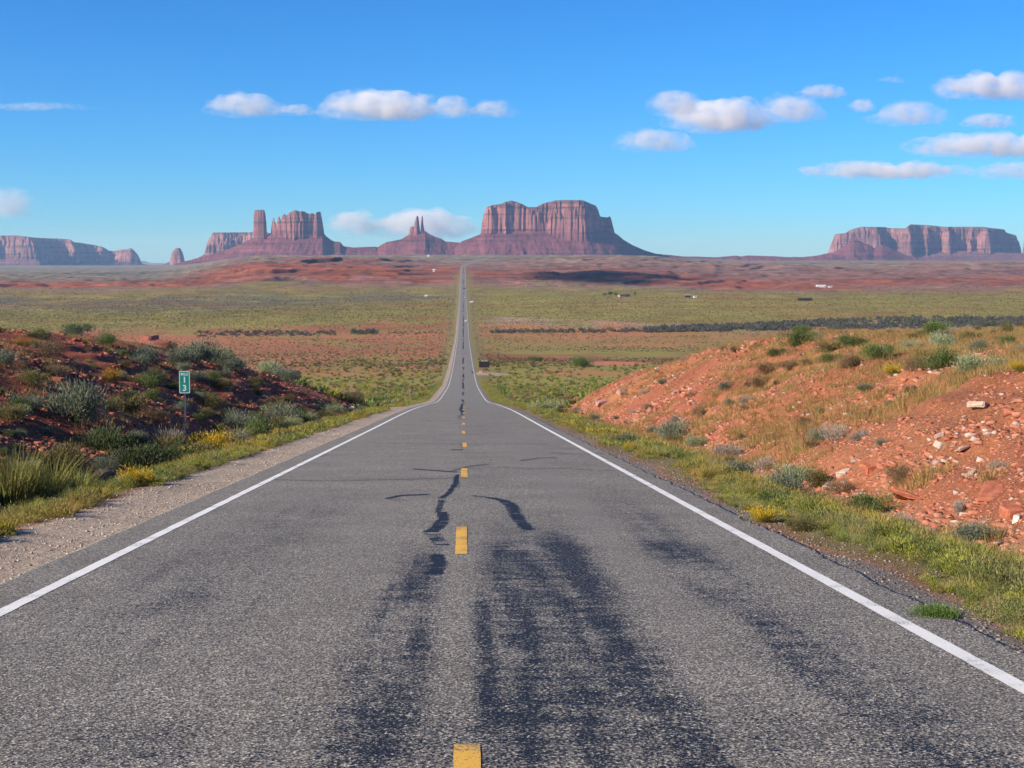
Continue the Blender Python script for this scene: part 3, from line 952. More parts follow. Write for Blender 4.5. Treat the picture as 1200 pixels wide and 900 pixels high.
build_haze()


# ------------------------------------------------------------------ clouds: closed lumpy bodies of scattering vapour
def cloud_mat(name, dens, puff=0):
    m = bpy.data.materials.new(name); m.use_nodes = True
    nt = m.node_tree; nt.nodes.clear()
    out = nt.nodes.new('ShaderNodeOutputMaterial')
    v = nt.nodes.new('ShaderNodeVolumePrincipled')
    v.inputs['Color'].default_value = (.995, .995, .998, 1)
    v.inputs['Density'].default_value = dens
    if puff:
        tc = nt.nodes.new('ShaderNodeTexCoord')
        mp_ = nt.nodes.new('ShaderNodeMapping'); mp_.inputs['Scale'].default_value = (.6, 1, 1.1)
        nt.links.new(tc.outputs['Object'], mp_.inputs['Vector'])
        n1 = noise(nt, mp_.outputs[0], 1.0 / puff, 8, .70)
        vs = nt.nodes.new('ShaderNodeVectorMath'); vs.operation = 'MULTIPLY_ADD'
        vs.inputs[1].default_value = (2, 2, 2); vs.inputs[2].default_value = (-1, -1, -1)
        nt.links.new(tc.outputs['Generated'], vs.inputs[0])
        dt = nt.nodes.new('ShaderNodeVectorMath'); dt.operation = 'DOT_PRODUCT'
        nt.links.new(vs.outputs[0], dt.inputs[0]); nt.links.new(vs.outputs[0], dt.inputs[1])
        core = math_(nt, 'MULTIPLY', math_(nt, 'SUBTRACT', 1.0, dt.outputs['Value']), .22)
        n1 = math_(nt, 'ADD', n1, core)
        d_ = ramp(nt, n1, [(.50, 0.0), (.60, .5), (.68, 1.3), (.82, 2.6)])
        nt.links.new(math_(nt, 'MULTIPLY', d_, dens * 1.15), v.inputs['Density'])
    v.inputs['Anisotropy'].default_value = .1
    nt.links.new(v.outputs[0], out.inputs['Volume'])
    return m


def ico(n=3):
    import bmesh
    bm = bmesh.new(); bmesh.ops.create_icosphere(bm, subdivisions=n, radius=1)
    v = np.array([x.co[:] for x in bm.verts]); f = np.array([[y.index for y in x.verts] for x in bm.faces]); bm.free()
    return v, f


ICO4, ICO4F = ico(3)


def cloud(px0, px1, py0, py1, D, label, dens=.004, n=9, seed=0, flat=1.0, thick=None):
    rs = np.random.default_rng(seed)
    kx = D / F_PX
    w = (px1 - px0) * kx; h = (py1 - py0) * kx
    c = at(np.float64((px0 + px1) / 2), np.float64(py1), np.float64(D))
    th = thick or max(h * 1.3, w * .3)
    V = []; Fc = []; b = 0
    for i in range(n):
        t = (i + .5) / n + rs.uniform(-.3, .3) / n
        env = math.sin(math.pi * min(max(t, .04), .96)) ** .6
        r = h * rs.uniform(.30, .56) * (.55 + .45 * env)
        x = (t - .5) * (w - .9 * r)
        stretch = max(1.0, w / n / r * 1.1)
        z = r * .55 + (h - 1.5 * r) * rs.uniform(.05, 1.0) * env
        y = rs.uniform(-.5, .5) * th * .5
        n3 = ICO4 * np.array([r * rs.uniform(1.2, 2.1) * stretch, r * 1.5, r * 1.2])
        q = ICO4 * 1.8 + rs.uniform(0, 50, 3)
        disp = 1 + .30 * fbm(q[:, 0] + q[:, 2] * .7, q[:, 1] + q[:, 2], seed + i, 3)
        n3 = n3 * disp[:, None]
        n3[:, 2] = np.where(n3[:, 2] + z < 0, -z + (n3[:, 2] + z) * .25, n3[:, 2])
        V.append(n3 + np.array([x, y, z])); Fc.append(ICO4F + b); b += len(ICO4)
    me = mesh_np('cloud', np.concatenate(V), np.concatenate(Fc), cloud_mat('cloud_vapour', dens, h * .42))
    o = link('cloud', me, loc=tuple(c))
    rm = o.modifiers.new('skin', 'REMESH'); rm.mode = 'VOXEL'; rm.voxel_size = max(h / 26, w / 170)
    tag(o, label, 'cloud', 'small white clouds in the blue sky')
    return o


CL = [  # px0, px1, py0, py1, label, density, puffs
    (-40, 112, 120, 130, 'thin faint streak of cloud above the long blue shaded mesa', .0022, 9),
    (246, 330, 108, 137, 'small ragged cloud first in the row of four above the castle shaped butte', .0045, 8),
    (328, 368, 122, 136, 'faint wisp trailing from the ragged cloud above the castle shaped butte', .0025, 5),
    (382, 512, 103, 141, 'largest cloud of the row of four, bright and sloping on its flank', .007, 14),
    (513, 543, 112, 138, 'small round cloud beside the largest cloud of the row of four', .0045, 4),
    (549, 605, 118, 139, 'small lens shaped cloud ending the row of four', .0045, 6),
    (-30, 36, 221, 256, 'faint curled cloud low over the long blue shaded mesa', .0022, 7),
    (396, 440, 246, 276, 'pale low cloud patch beside the hazy cloud behind the spires', .0020, 5),
    (436, 560, 244, 280, 'hazy low cloud behind the two thin spires', .0022, 12),
    (725, 812, 150, 179, 'smooth oval cloud lying lowest under the bright heaped cloud', .0045, 8),
    (785, 900, 114, 154, 'bright heaped cloud over the largest butte, whitest in the sky', .0075, 12),
    (762, 822, 103, 135, 'thin grey veil of cloud behind the bright heaped cloud', .0018, 6),
    (896, 962, 112, 143, 'rounded cloud touching the bright heaped cloud on its far side', .0045, 7),
    (938, 988, 98, 115, 'small flat double puff floating over the rounded cloud', .0025, 5),
    (1000, 1022, 115, 131, 'tiny round cloud beside the hooked cloud', .0025, 3),
    (1026, 1108, 118, 147, 'grey hooked cloud between the tiny round cloud and the frame edge', .004, 8),
    (1090, 1240, 84, 118, 'highest cloud, long and ragged, running out of the frame', .0032, 12),
    (1128, 1188, 132, 150, 'small oval cloud just over the broad flat cloud', .003, 6),
    (1060, 1260, 155, 185, 'broad flat grey cloud over the wide pale mesa', .0030, 14),
    (928, 1140, 188, 210, 'long low cloud bank stretched under the broad flat cloud', .0032, 16),
    (1140, 1250, 188, 211, 'pale end of the low cloud bank at the frame edge', .0018, 8),
    (1034, 1056, 89, 98, 'tiny faint puff beside the highest cloud', .0018, 3),
]
for i, (a, b, c_, d_, lab, den, n_) in enumerate(CL):
    el = (308 - d_) / F_PX
    D = min(max(1900 / el, 15000), 46000)
    k = D / 18000
    cloud(a, b, c_, d_, D, lab, (den * (1.5 if 10 < a and den < .0036 else .62) * (.75 if d_ < 240 else 1) + .0002) / k, n_, 60 + i)


# one cloud above the frame throws the dark patch on the land behind the plain
def shadow_cloud():
    P = at(np.float64(722), np.float64(326), np.float64(2500))
    alt = 1500.0
    t = (alt - P[2]) / SUNV[2]
    c = P + SUNV * t
    rs = np.random.default_rng(5)
    V = []; Fc = []; b = 0
    for i in range(14):
        a = rs.uniform(0, 2 * math.pi); q = rs.uniform(0, 1) ** .5
        n3 = ICO4 * np.array([34, 90, 45]) * rs.uniform(.7, 1.2)
        V.append(n3 + np.array([math.cos(a) * q * 78 + math.sin(a) * q * 30, math.sin(a) * q * 210, rs.uniform(-20, 20)])); Fc.append(ICO4F + b); b += len(ICO4)
    me = mesh_np('cloud', np.concatenate(V), np.concatenate(Fc), cloud_mat('cloud_vapour_thick', .02))
    o = link('cloud', me, loc=tuple(c))
    rm = o.modifiers.new('skin', 'REMESH'); rm.mode = 'VOXEL'; rm.voxel_size = 14
    tag(o, 'cloud overhead whose shadow darkens the land before the largest butte', 'cloud')


shadow_cloud()


# ------------------------------------------------------------------ plants: loose leaf and blade meshes
def leaves_dome(seed, n, rx, h, leaf, colA, colB, tipcol=None, tip=.0, up=.5, wide=.35, hollow=.45, lumps=6):
    """a shrub crown: n small pointed leaves and twig tips spread through an uneven dome"""
    rs = np.random.default_rng(seed)
    # uneven dome from several sprays
    ca = rs.uniform(0, 2 * np.pi, lumps); cr = rs.uniform(.10, .75, lumps) * rx; chh = rs.uniform(.35, .75, lumps) * h
    csz = rs.uniform(.24, .66, lumps)
    k = rs.integers(0, lumps, n)
    d = rs.normal(size=(n, 3)); d /= np.linalg.norm(d, axis=1)[:, None]
    rad = hollow + (1 - hollow) * rs.uniform(0, 1, n) ** .6
    rad *= np.exp(rs.normal(size=n) * .20)
    P = np.stack([np.cos(ca[k]) * cr[k] + d[:, 0] * rad * csz[k] * rx, np.sin(ca[k]) * cr[k] + d[:, 1] * rad * csz[k] * rx,
                  chh[k] * .75 + d[:, 2] * rad * csz[k] * h * .9], 1)
    P[:, 2] = np.abs(P[:, 2]) * .97 + .01
    root = np.array([0, 0, -.15 * h])
    out = P - root; out /= np.linalg.norm(out, axis=1)[:, None] + 1e-9
    dirv = out + rs.normal(size=(n, 3)) * .38; dirv[:, 2] += up; dirv /= np.linalg.norm(dirv, axis=1)[:, None]
    side = np.cross(dirv, rs.normal(size=(n, 3))); side /= np.linalg.norm(side, axis=1)[:, None] + 1e-9
    L = leaf * rs.uniform(.6, 1.5, n)[:, None]
    a = P - side * L * wide * .5; b = P + side * L * wide * .5; c = P + dirv * L
    V = np.stack([a, b, c], 1).reshape(-1, 3)
    Fc = np.arange(3 * n).reshape(n, 3)
    t = rs.uniform(0, 1, (n, 1)) * .7 + .3 * _h(k, k * 0 + 7, seed)[:, None]
    C = lerp(np.array(colA), np.array(colB), t)
    if tipcol is not None:
        m = (P[:, 2] > h * (.55 - .3 * (np.hypot(P[:, 0], P[:, 1]) / rx))) & (rs.uniform(0, 1, n) < tip)
        C[m] = np.array(tipcol) * rs.uniform(.75, 1.2, (m.sum(), 1))
    return V, Fc, np.repeat(C, 3, 0)


def blades(seed, n, rx, h, w, colA, colB, lean=.5, segs=2, base=.5):
    rs = np.random.default_rng(seed)
    a = rs.uniform(0, 2 * np.pi, n); r = rx * base * rs.uniform(0, 1, n) ** .5
    P = np.stack([np.cos(a) * r, np.sin(a) * r, np.zeros(n)], 1)
    a2 = a + rs.normal(size=n) * .6
    H = h * rs.uniform(.45, 1.1, n); ln = lean * rs.uniform(.1, 1.1, n) * H + (rx - rx * base) * rs.uniform(0, 1, n) * .6
    side = np.stack([-np.sin(a2 + rs.normal(size=n)), np.cos(a2 + rs.normal(size=n)), np.zeros(n)], 1)
    V = []
    for i in range(segs + 1):
        t = i / segs
        c = P + np.stack([np.cos(a2) * ln * t ** 1.8, np.sin(a2) * ln * t ** 1.8, H * (t - .12 * t * t)], 1)
        ww = w * (1 - t * .92)
        V += [c - side * ww * .5, c + side * ww * .5]
    V = np.stack(V, 1)
    m = V.shape[1]
    F1 = []
    for i in range(segs):
        F1 += [[2 * i, 2 * i + 1, 2 * i + 3], [2 * i, 2 * i + 3, 2 * i + 2]]
    Fc = (np.arange(n)[:, None, None] * m + np.array(F1)[None]).reshape(-1, 3)
    C = lerp(np.array(colA), np.array(colB), rs.uniform(0, 1, (n, 1)))
    return V.reshape(-1, 3), Fc, np.repeat(C, m, 0)


def join(*parts):
    V = []; Fc = []; C = []; b = 0
    for v, f, c in parts:
        V.append(v); Fc.append(f + b); C.append(c); b += len(v)
    return np.concatenate(V), np.concatenate(Fc), np.concatenate(C)


def stems(seed, n, rx, h, w, col):
    return blades(seed, n, rx, h, w, col, np.array(col) * 1.5, .7, 2, .15)


SAGE = ((.115, .135, .085), (.27, .29, .19)); GREENC = ((.075, .115, .03), (.19, .24, .075)); OLV = ((.11, .10, .035), (.25, .21, .08))
BRN = ((.12, .085, .045), (.27, .19, .10)); GRY = ((.26, .21, .16), (.44, .37, .29)); GOLD = ((.30, .18, .055), (.50, .33, .12)); PALEG = ((.20, .24, .11), (.38, .40, .22))
DKG = ((.05, .075, .03), (.13, .16, .06)); YG = ((.20, .20, .035), (.40, .37, .07)); WEED = ((.17, .18, .03), (.40, .37, .07))
KIND = {}   # kind -> list of (foliage, stem) numpy meshes, unit radius about 0.5 m wide 1 m


def reg(kind, fol, st=None): KIND.setdefault(kind, []).append((fol, st))


for s_ in range(3):
    reg('sage', leaves_dome(s_ + 1, 4200, .5, .50, 0.043, *SAGE, lumps=9), stems(s_ + 1, 26, .42, .42, .018, (.13, .10, .07)))
    reg('green', leaves_dome(s_ + 11, 4200, .5, .50, 0.041, *GREENC, lumps=9), stems(s_ + 11, 24, .42, .42, .016, (.12, .09, .05)))
    reg('dark', leaves_dome(s_ + 21, 4200, .5, .42, 0.045, *DKG, lumps=8), stems(s_ + 21, 24, .42, .36, .018, (.09, .07, .05)))
    reg('olive', leaves_dome(s_ + 31, 4200, .5, .50, 0.042, *OLV, lumps=8), stems(s_ + 31, 24, .42, .42, .016, (.12, .09, .05)))
    reg('brown', leaves_dome(s_ + 41, 4200, .5, .56, 0.038, *BRN, wide=.26, lumps=7), stems(s_ + 41, 40, .42, .5, .014, (.12, .08, .05)))
    reg('grey', leaves_dome(s_ + 51, 1500, .5, .50, .085, *GRY, wide=.16, up=.8, lumps=8), stems(s_ + 51, 60, .46, .5, .013, (.25, .20, .16)))
    reg('yellow', leaves_dome(s_ + 61, 4200, .5, .52, 0.038, *YG, tipcol=(.62, .42, .035), tip=.85, lumps=10), stems(s_ + 61, 24, .42, .42, .016, (.14, .13, .04)))
    reg('orange', leaves_dome(s_ + 71, 4200, .5, .50, 0.038, *OLV, tipcol=(.52, .26, .03), tip=.8, lumps=8), stems(s_ + 71, 24, .42, .42, .016, (.14, .10, .04)))
    reg('pale', leaves_dome(s_ + 81, 4200, .5, .46, 0.045, *PALEG, lumps=8), stems(s_ + 81, 24, .42, .4, .014, (.2, .2, .1)))
    reg('tuft', blades(s_ + 91, 520, .5, .62, .016, (.13, .15, .035), (.40, .34, .09), .55, 3, .55))
    reg('gold', blades(s_ + 101, 420, .5, .55, .013, *GOLD, .55, 3, .6))
    reg('spiky', blades(s_ + 111, 260, .5, .60, .020, (.30, .29, .10), (.52, .48, .24), .8, 2, .25))
    reg('low', leaves_dome(s_ + 121, 4200, .5, .22, 0.035, (.10, .18, .035), (.22, .32, .07), up=.9, lumps=12), None)

MESHES = {}


def plant_mesh(kind, var):
    k = (kind, var)
    if k not in MESHES:
        fol, st = KIND[kind][var]
        nm = 'foliage'
        a = mesh_np(nm, fol[0], fol[1], M_LEAF, False, fol[2])
        b = mesh_np('stem', st[0], st[1], M_LEAF, False, st[2]) if st else None
        MESHES[k] = (a, b)
    return MESHES[k]


OBJ_NAME = {'sage': 'sagebrush', 'green': 'green_bush', 'dark': 'dark_bush', 'olive': 'olive_bush', 'brown': 'brown_bush', 'grey': 'dry_bush', 'yellow': 'rabbitbrush',
            'orange': 'rabbitbrush', 'pale': 'pale_bush', 'tuft': 'grass_tuft', 'gold': 'grass_tuft', 'spiky': 'grass_tuft', 'low': 'green_weed'}
CAT = {'tuft': 'grass tuft', 'gold': 'grass tuft', 'spiky': 'grass tuft', 'low': 'weed'}
SPOTS = []


def plant(kind, x, y, w, label, group, hs=1.0, stem=True, var=None):
    var = int(RNG.integers(0, 3)) if var is None else var
    fol, st = plant_mesh(kind, var)
    z = float(ground(np.float64(x), np.float64(y)))
    o = link(OBJ_NAME[kind], fol, None, (x, y, z - .03 * w), RNG.uniform(0, 6.28), (w * RNG.uniform(.92, 1.1), w * RNG.uniform(.92, 1.1), w * hs))
    tag(o, label, CAT.get(kind, 'shrub'), group)
    if st and stem:
        c = link('stem', st); c.parent = o
    SPOTS.append((x, y, w))
    return o


GL = 'shrubs on the shaded red bank across the road from the pale rubble'
GRr = 'shrubs on the sunlit red bank'
SIGN = 'the green mile sign'
HERO = [  # px, py of the base, width px, kind, height factor, label
    (90, 494, 66, 'sage', 1.15, 'largest round grey-green sagebrush on the dark bank, halfway up and short of the mile sign'),
    (53, 418, 34, 'brown', .95, 'round olive-brown bush alone on top of the dark bank'),
    (123, 405, 24, 'green', 1.0, 'small bright green bush on the crest of the dark bank'),
    (94, 394, 30, 'green', 1.0, 'wide green bush on the skyline of the dark bank'),
    (127, 447, 28, 'orange', .95, 'orange-yellow flowering bush above the largest round sagebrush'),
    (23, 404, 22, 'orange', .6, 'low orange-yellow bush near the frame edge on top of the dark bank'),
    (3, 428, 30, 'sage', 1.0, 'grey-green bush cut by the frame edge on top of the dark bank'),
    (40, 452, 30, 'olive', 1.0, 'olive bush in the red rubble under the round olive-brown bush'),
    (20, 480, 26, 'dark', 1.0, 'dark bush at the frame edge halfway down the dark bank'),
    (36, 478, 34, 'sage', .8, 'dull green bush beside the dark bush halfway down the dark bank'),
    (66, 440, 26, 'brown', .8, 'brown bush in rubble between the round olive-brown bush and the largest sagebrush'),
    (120, 528, 62, 'dark', .95, 'dark green bush sprawling at the foot of the bank below the largest sagebrush'),
    (165, 552, 66, 'dark', 1.0, 'darkest green bush at the bank foot, next to the bright yellow bush by the gravel'),
    (14, 592, 76, 'tuft', 1.3, 'tall green and gold grass clump cut by the frame edge beside the gravel'),
    (52, 590, 66, 'tuft', 1.2, 'tall green and gold grass clump in the middle of the three by the gravel'),
    (88, 584, 50, 'tuft', 1.1, 'green grass clump nearest the pale dry bushes by the gravel'),
    (70, 588, 56, 'green', .9, 'green leafy bush growing among the tall grass clumps by the gravel'),
    (160, 570, 36, 'yellow', 1.05, 'bright yellow flowering bush standing at the edge of the pale gravel'),
    (137, 548, 30, 'grey', 1.0, 'upper pale dry bush between the grass clumps and the bright yellow bush'),
    (125, 564, 34, 'grey', .8, 'lower pale dry bush between the grass clumps and the bright yellow bush'),
    (204, 526, 40, 'grey', 1.05, 'grey twiggy dry bush right at the foot of the mile sign post'),
    (216, 540, 34, 'yellow', .8, 'yellow flowering bush in front of the mile sign post'),
    (247, 530, 44, 'yellow', .95, 'wide yellow flowering bush just beyond the mile sign post'),
    (236, 524, 24, 'olive', 1.0, 'olive bush touching the wide yellow bush beyond the mile sign'),
    (170, 424, 32, 'sage', 1.0, 'grey-green bush on the crest before the mile sign'),
    (196, 412, 22, 'brown', .9, 'small brown bush on the skyline before the mile sign'),
    (212, 428, 34, 'sage', 1.0, 'grey-green bush rising right behind the top of the mile sign'),
    (232, 424, 38, 'sage', 1.1, 'tallest of the pale sage bushes on the crest beyond the mile sign'),
    (252, 426, 34, 'pale', 1.05, 'palest feathery bush on the crest beyond the mile sign'),
    (270, 434, 32, 'sage', .9, 'last sage bush of the pale row on the crest beyond the mile sign'),
    (258, 455, 26, 'olive', .8, 'olive bush low under the pale row on the crest'),
    (245, 478, 30, 'olive', .8, 'olive bush in dark rubble beyond the mile sign'),
    (286, 508, 44, 'sage', 1.0, 'wide sagebrush in the ditch past the wide yellow bush'),
    (278, 518, 32, 'spiky', .9, 'spiky straw-coloured grass clump in the ditch past the wide yellow bush'),
    (302, 512, 36, 'green', .95, 'green bush beside the spiky straw-coloured grass clump'),
    (330, 500, 44, 'sage', 1.0, 'grey-green bush in the ditch where the dark bank gets low'),
    (350, 498, 30, 'green', .9, 'green bush at the ditch edge where the dark bank gets low'),
    (312, 438, 28, 'pale', 1.0, 'pale bush on the sloping skyline of the dark bank'),
    (338, 447, 28, 'sage', 1.0, 'sage bush lower on the sloping skyline of the dark bank'),
    (384, 486, 26, 'pale', .9, 'pale bush in the ditch close to the end of the dark bank'),
    (152, 482, 42, 'olive', .9, 'olive bush between the largest sagebrush and the mile sign'),
    (186, 494, 26, 'brown', .9, 'brown bush in the rubble directly before the mile sign post'),
    (415, 474, 26, 'brown', 1.0, 'brown bush at the tip of the dark bank'),
    (445, 477, 24, 'green', 1.0, 'dark green bush beyond the tip of the dark bank by the pull-out'),
    # sunlit bank
    (933, 406, 34, 'green', 1.1, 'green bush on the skyline of the sunlit bank, nearest its highest point'),
    (972, 412, 28, 'olive', 1.0, 'olive bush on the skyline next to the green one at the highest point'),
    (976, 425, 26, 'green', .9, 'green bush beneath the olive bush on the skyline'),
    (997, 431, 30, 'brown', 1.0, 'darkest round brown bush on top of the sunlit bank beside a green one'),
    (1032, 420, 38, 'green', .95, 'wide green bush on top of the sunlit bank past the darkest brown bush'),
    (1070, 434, 28, 'brown', 1.05, 'round brown bush set between green bushes on top of the sunlit bank'),
    (1047, 440, 28, 'yellow', .9, 'yellow flowering bush on top of the sunlit bank'),
    (1100, 433, 44, 'green', 1.05, 'large fresh green bush on top of the sunlit bank past the yellow one'),
    (1140, 436, 44, 'pale', 1.0, 'large pale green bush on top of the sunlit bank'),
    (1168, 434, 34, 'pale', .9, 'smaller pale green bush toward the frame edge on top of the sunlit bank'),
    (1196, 436, 26, 'yellow', .9, 'yellowish bush cut by the frame edge on top of the sunlit bank'),
    (901, 438, 26, 'brown', 1.0, 'upper brown bush of the pair on the sunlit slope'),
    (891, 454, 26, 'brown', 1.0, 'lower brown bush of the pair on the sunlit slope'),
    (926, 434, 24, 'brown', .9, 'brown bush just uphill of the pair of brown bushes'),
    (912, 417, 22, 'green', .9, 'small green bush over the pair of brown bushes'),
    (947, 428, 14, 'brown', 1.0, 'tiny dark brown bush on bare red soil on the sunlit bank'),
    (1015, 458, 20, 'sage', .8, 'small sage bush alone on the red slope under the pale rock bed'),
    (777, 450, 12, 'sage', 1.0, 'small sage bush alone on the far rocky part of the sunlit slope'),
    (872, 473, 18, 'grey', 1.0, 'grey dry bush alone on the middle of the sunlit slope'),
    (862, 413, 14, 'brown', 1.0, 'small brown bush on the skyline at the crest of the sunlit slope'),
    (862, 560, 44, 'sage', .9, 'sage bush in the row at the foot of the sunlit slope'),
    (735, 520, 26, 'sage', .9, 'sage bush at the verge where the red rocks begin'),
    (740, 526, 20, 'yellow', .7, 'small yellow bush in front of the sage where the red rocks begin'),
    (790, 516, 44, 'sage', 1.0, 'broad sage bush in the ditch of the sunlit side'),
    (818, 524, 30, 'pale', .9, 'pale bush beside the broad sage bush in the ditch'),
    (849, 538, 36, 'grey', 1.0, 'large grey twiggy dry bush at the foot of the sunlit slope'),
    (893, 550, 30, 'grey', .9, 'grey dry bush touching the big mixed clump of bushes'),
    (918, 582, 52, 'sage', 1.05, 'darkest sage of the big mixed clump at the foot of the sunlit slope'),
    (936, 566, 46, 'pale', 1.0, 'pale green bush of the big mixed clump at the foot of the sunlit slope'),
    (960, 570, 40, 'olive', 1.0, 'olive bush on the uphill side of the big mixed clump'),
    (905, 592, 40, 'green', .9, 'green bush on the road side of the big mixed clump'),
    (1018, 600, 50, 'green', .8, 'feathery green bush standing alone in the dry silt of the ditch'),
    (1060, 612, 34, 'grey', .5, 'flat grey dry bush under the slope, past the feathery green bush'),
    (1142, 634, 56, 'sage', .8, 'blue-grey sage bush at the foot of the slope near the frame edge'),
    (897, 612, 44, 'yellow', .8, 'bright yellow-green bush at the road verge below the big mixed clump'),
    (940, 622, 38, 'olive', .8, 'olive bush at the road verge past the bright yellow-green one'),
    (1103, 722, 58, 'low', 1.0, 'low bright green weed creeping over the gravel at the asphalt edge'),
    (1192, 690, 34, 'orange', .8, 'orange-yellow bush at the frame edge above the creeping green weed'),
    (1175, 668, 60, 'tuft', .9, 'tall green grass clump near the frame edge below the slope'),
    (641, 482, 30, 'pale', .9, 'pale bush by the verge just before the red rocks'),
    (657, 487, 18, 'dark', 1.0, 'dark little bush by the verge just before the red rocks'),
    (683, 430, 30, 'green', .8, 'round dark green bush alone on the plain beside the bare orange patch'),
    (629, 423, 26, 'green', .45, 'flat green bush on the plain between the billboard and the round green bush'),
    (554, 438, 3.4, 'brown', 1.6, 'thin dark bush at the road edge beside the billboard turnout'),
]
for px, py, wpx, kind, hs, lab in HERO:
    x, y, z = hit(px, py)
    w = wpx * y / F_PX * (1.28 if px < 460 else 1.15)
    plant(kind, x, y, w, lab, None, hs)

# smaller individual shrubs scattered over both banks and the plain behind them
FILL = [
    ('l', ['sage', 'olive', 'olive', 'brown', 'green', 'dark', 'dark', 'sage', 'olive', 'pale'], 135), ('r', ['brown', 'grey', 'sage', 'olive'], 80), ('t', ['green', 'pale', 'olive', 'green', 'brown'], 46),
]
cnt = {}
LABF = {'sage': 'small grey-green sagebrush', 'olive': 'small olive-coloured shrub', 'brown': 'small brown twiggy shrub', 'grey': 'small pale grey dry shrub', 'dark': 'small dark green shrub', 'green': 'small green shrub', 'yellow': 'small yellow-tipped shrub', 'pale': 'small pale green shrub'}
for side, kinds, n in FILL:
    m = 0; tries = 0
    while m < n and tries < 4000:
        tries += 1
        Y = float(np.exp(RNG.uniform(math.log(22), math.log(135))))
        if side == 'l': x = -float(RNG.uniform(8.2, 10.5 + 24 * RNG.uniform(0, 1) ** 1.6))
        elif side == 't': Y = float(RNG.uniform(52, 100)); x = float(RNG.uniform(17, 36))
        else: x = float(RNG.uniform(7.6, 9 + 24 * RNG.uniform(0, 1)))
        pp = project(np.float64(x), np.float64(Y), float(ground(np.float64(x), np.float64(Y))))
        if not (-10 < pp[0] < 1210): continue
        kd = str(RNG.choice(kinds))
        w = float(RNG.uniform(.25, .72 if side == 'r' else 1.15)) * (1 if Y < 60 else 1.2) * (1.25 if side == 'l' and x > -11 else 1.1 if side == 't' else 1)
        if any((x - a) ** 2 + (Y - b) ** 2 < ((w + c) * .5) ** 2 for a, b, c in SPOTS): continue
        g = 'small shrubs scattered on the dark bank' if side == 'l' else 'small shrubs scattered on the sunlit bank' if side == 'r' else 'shrubs along the top of the sunlit bank'
        plant(kd, x, Y, w, LABF[kd] + (' among the red rubble of the dark bank' if side == 'l' else ' among the pale rubble of the sunlit bank' if side == 'r' else ' in golden grass along the top of the sunlit bank'), g + ' (' + kd + ')', float(RNG.uniform(.7, 1.3)), stem=False)
        m += 1


# ------------------------------------------------------------------ masses nobody could count
def scatter(name, bases, x, y, z, w, hs, mat, label=None, tint=None, tilt=None):
    V = []; Fc = []; C = []; b = 0
    k = RNG.integers(0, len(bases), len(x)); rot = RNG.uniform(0, 6.283, len(x))
    for j, (bv, bf, bc) in enumerate(bases):
        i = np.nonzero(k == j)[0]
        if not len(i): continue
        c, s_ = np.cos(rot[i])[:, None], np.sin(rot[i])[:, None]
        vx = bv[None, :, 0] * c - bv[None, :, 1] * s_; vy = bv[None, :, 0] * s_ + bv[None, :, 1] * c
        P = np.stack([vx * w[i][:, None] + x[i][:, None], vy * w[i][:, None] + y[i][:, None], bv[None, :, 2] * (w[i] * hs[i])[:, None] + z[i][:, None]], -1)
        nb = len(bv)
        V.append(P.reshape(-1, 3)); Fc.append((bf[None] + (np.arange(len(i)) * nb)[:, None, None] + b).reshape(-1, 3)); b += nb * len(i)
        cc = np.repeat(bc[None], len(i), 0)
        if tint is not None: cc = cc * tint[i][:, None, :]
        C.append(cc.reshape(-1, 3))
    me = mesh_np(name, np.concatenate(V), np.concatenate(Fc), mat, False, np.clip(np.concatenate(C), .005, .95))
    o = link(name, me); tag(o, label, None, None, 'stuff')
    return o


def inview(x, y, z, m=260):
    px, py = project(x, y, z)
    return (px > -m) & (px < 1200 + m) & (py < 900 + m) & (y > 3)


def sm_dome(seed, n, leaf, A, B, **k): return leaves_dome(seed, n, .5, .5, leaf, A, B, **k)


# roadside weeds along both verges
b_weed = [sm_dome(201, 90, .14, *WEED, lumps=4, up=.8), sm_dome(202, 90, .14, *YG, lumps=4, up=.8, tipcol=(.50, .40, .05), tip=.2), sm_dome(203, 90, .15, (.12, .14, .04), (.26, .26, .08), lumps=4, up=.8),
          blades(204, 55, .5, .55, .03, (.17, .19, .04), (.40, .38, .12), .6, 2, .6), sm_dome(205, 90, .14, (.19, .17, .06), (.34, .30, .12), lumps=4, up=.8)]
b_weedn = [sm_dome(206, 420, .075, *WEED, lumps=6, up=.7), sm_dome(207, 420, .07, *YG, lumps=6, up=.7, tipcol=(.50, .38, .05), tip=.2), sm_dome(208, 420, .07, (.11, .13, .035), (.25, .26, .08), lumps=6, up=.8),
           blades(209, 160, .5, .6, .018, (.17, .18, .05), (.42, .38, .14), .6, 2, .6), sm_dome(210, 420, .07, (.19, .17, .06), (.34, .30, .12), lumps=6, up=.8), blades(215, 150, .5, .6, .018, (.3, .22, .08), (.5, .38, .16), .6, 2, .6)]
n = 21000
Y = np.exp(RNG.uniform(math.log(9), math.log(420), n)); sd_ = np.where(RNG.uniform(0, 1, n) < .60, 1, -1)
u = RNG.uniform(0, 1, n)
xr = 4.05 + 2.6 * u ** 1.1 + .0020 * Y; xl = 5.75 + 2.1 * u ** 1.2 - .006 * np.minimum(Y, 120) + .002 * Y
X = sd_ * np.where(sd_ > 0, xr, xl)
dn = fbm(X / 1.3, Y / 3.2, 211, 3)
keep = (dn + RNG.uniform(-.25, .25, n) > np.where(sd_ > 0, -.30 + .75 * (1 - ss(4.1, 4.9, X)), -.26)) & ~((X > 6.0) & (Y < 34) & (Y > 17))
keep &= ~((X < 0) & (np.abs(Y - 116) < 8)) & ~((X > 0) & (np.abs(Y - 478) < 18))
keep &= (np.abs(X) > np.where(sd_ > 0, 4.08, 5.6 - .004 * Y))
X, Y = X[keep], Y[keep]; Z = ground(X, Y)
kp = inview(X, Y, Z); X, Y, Z = X[kp], Y[kp], Z[kp]
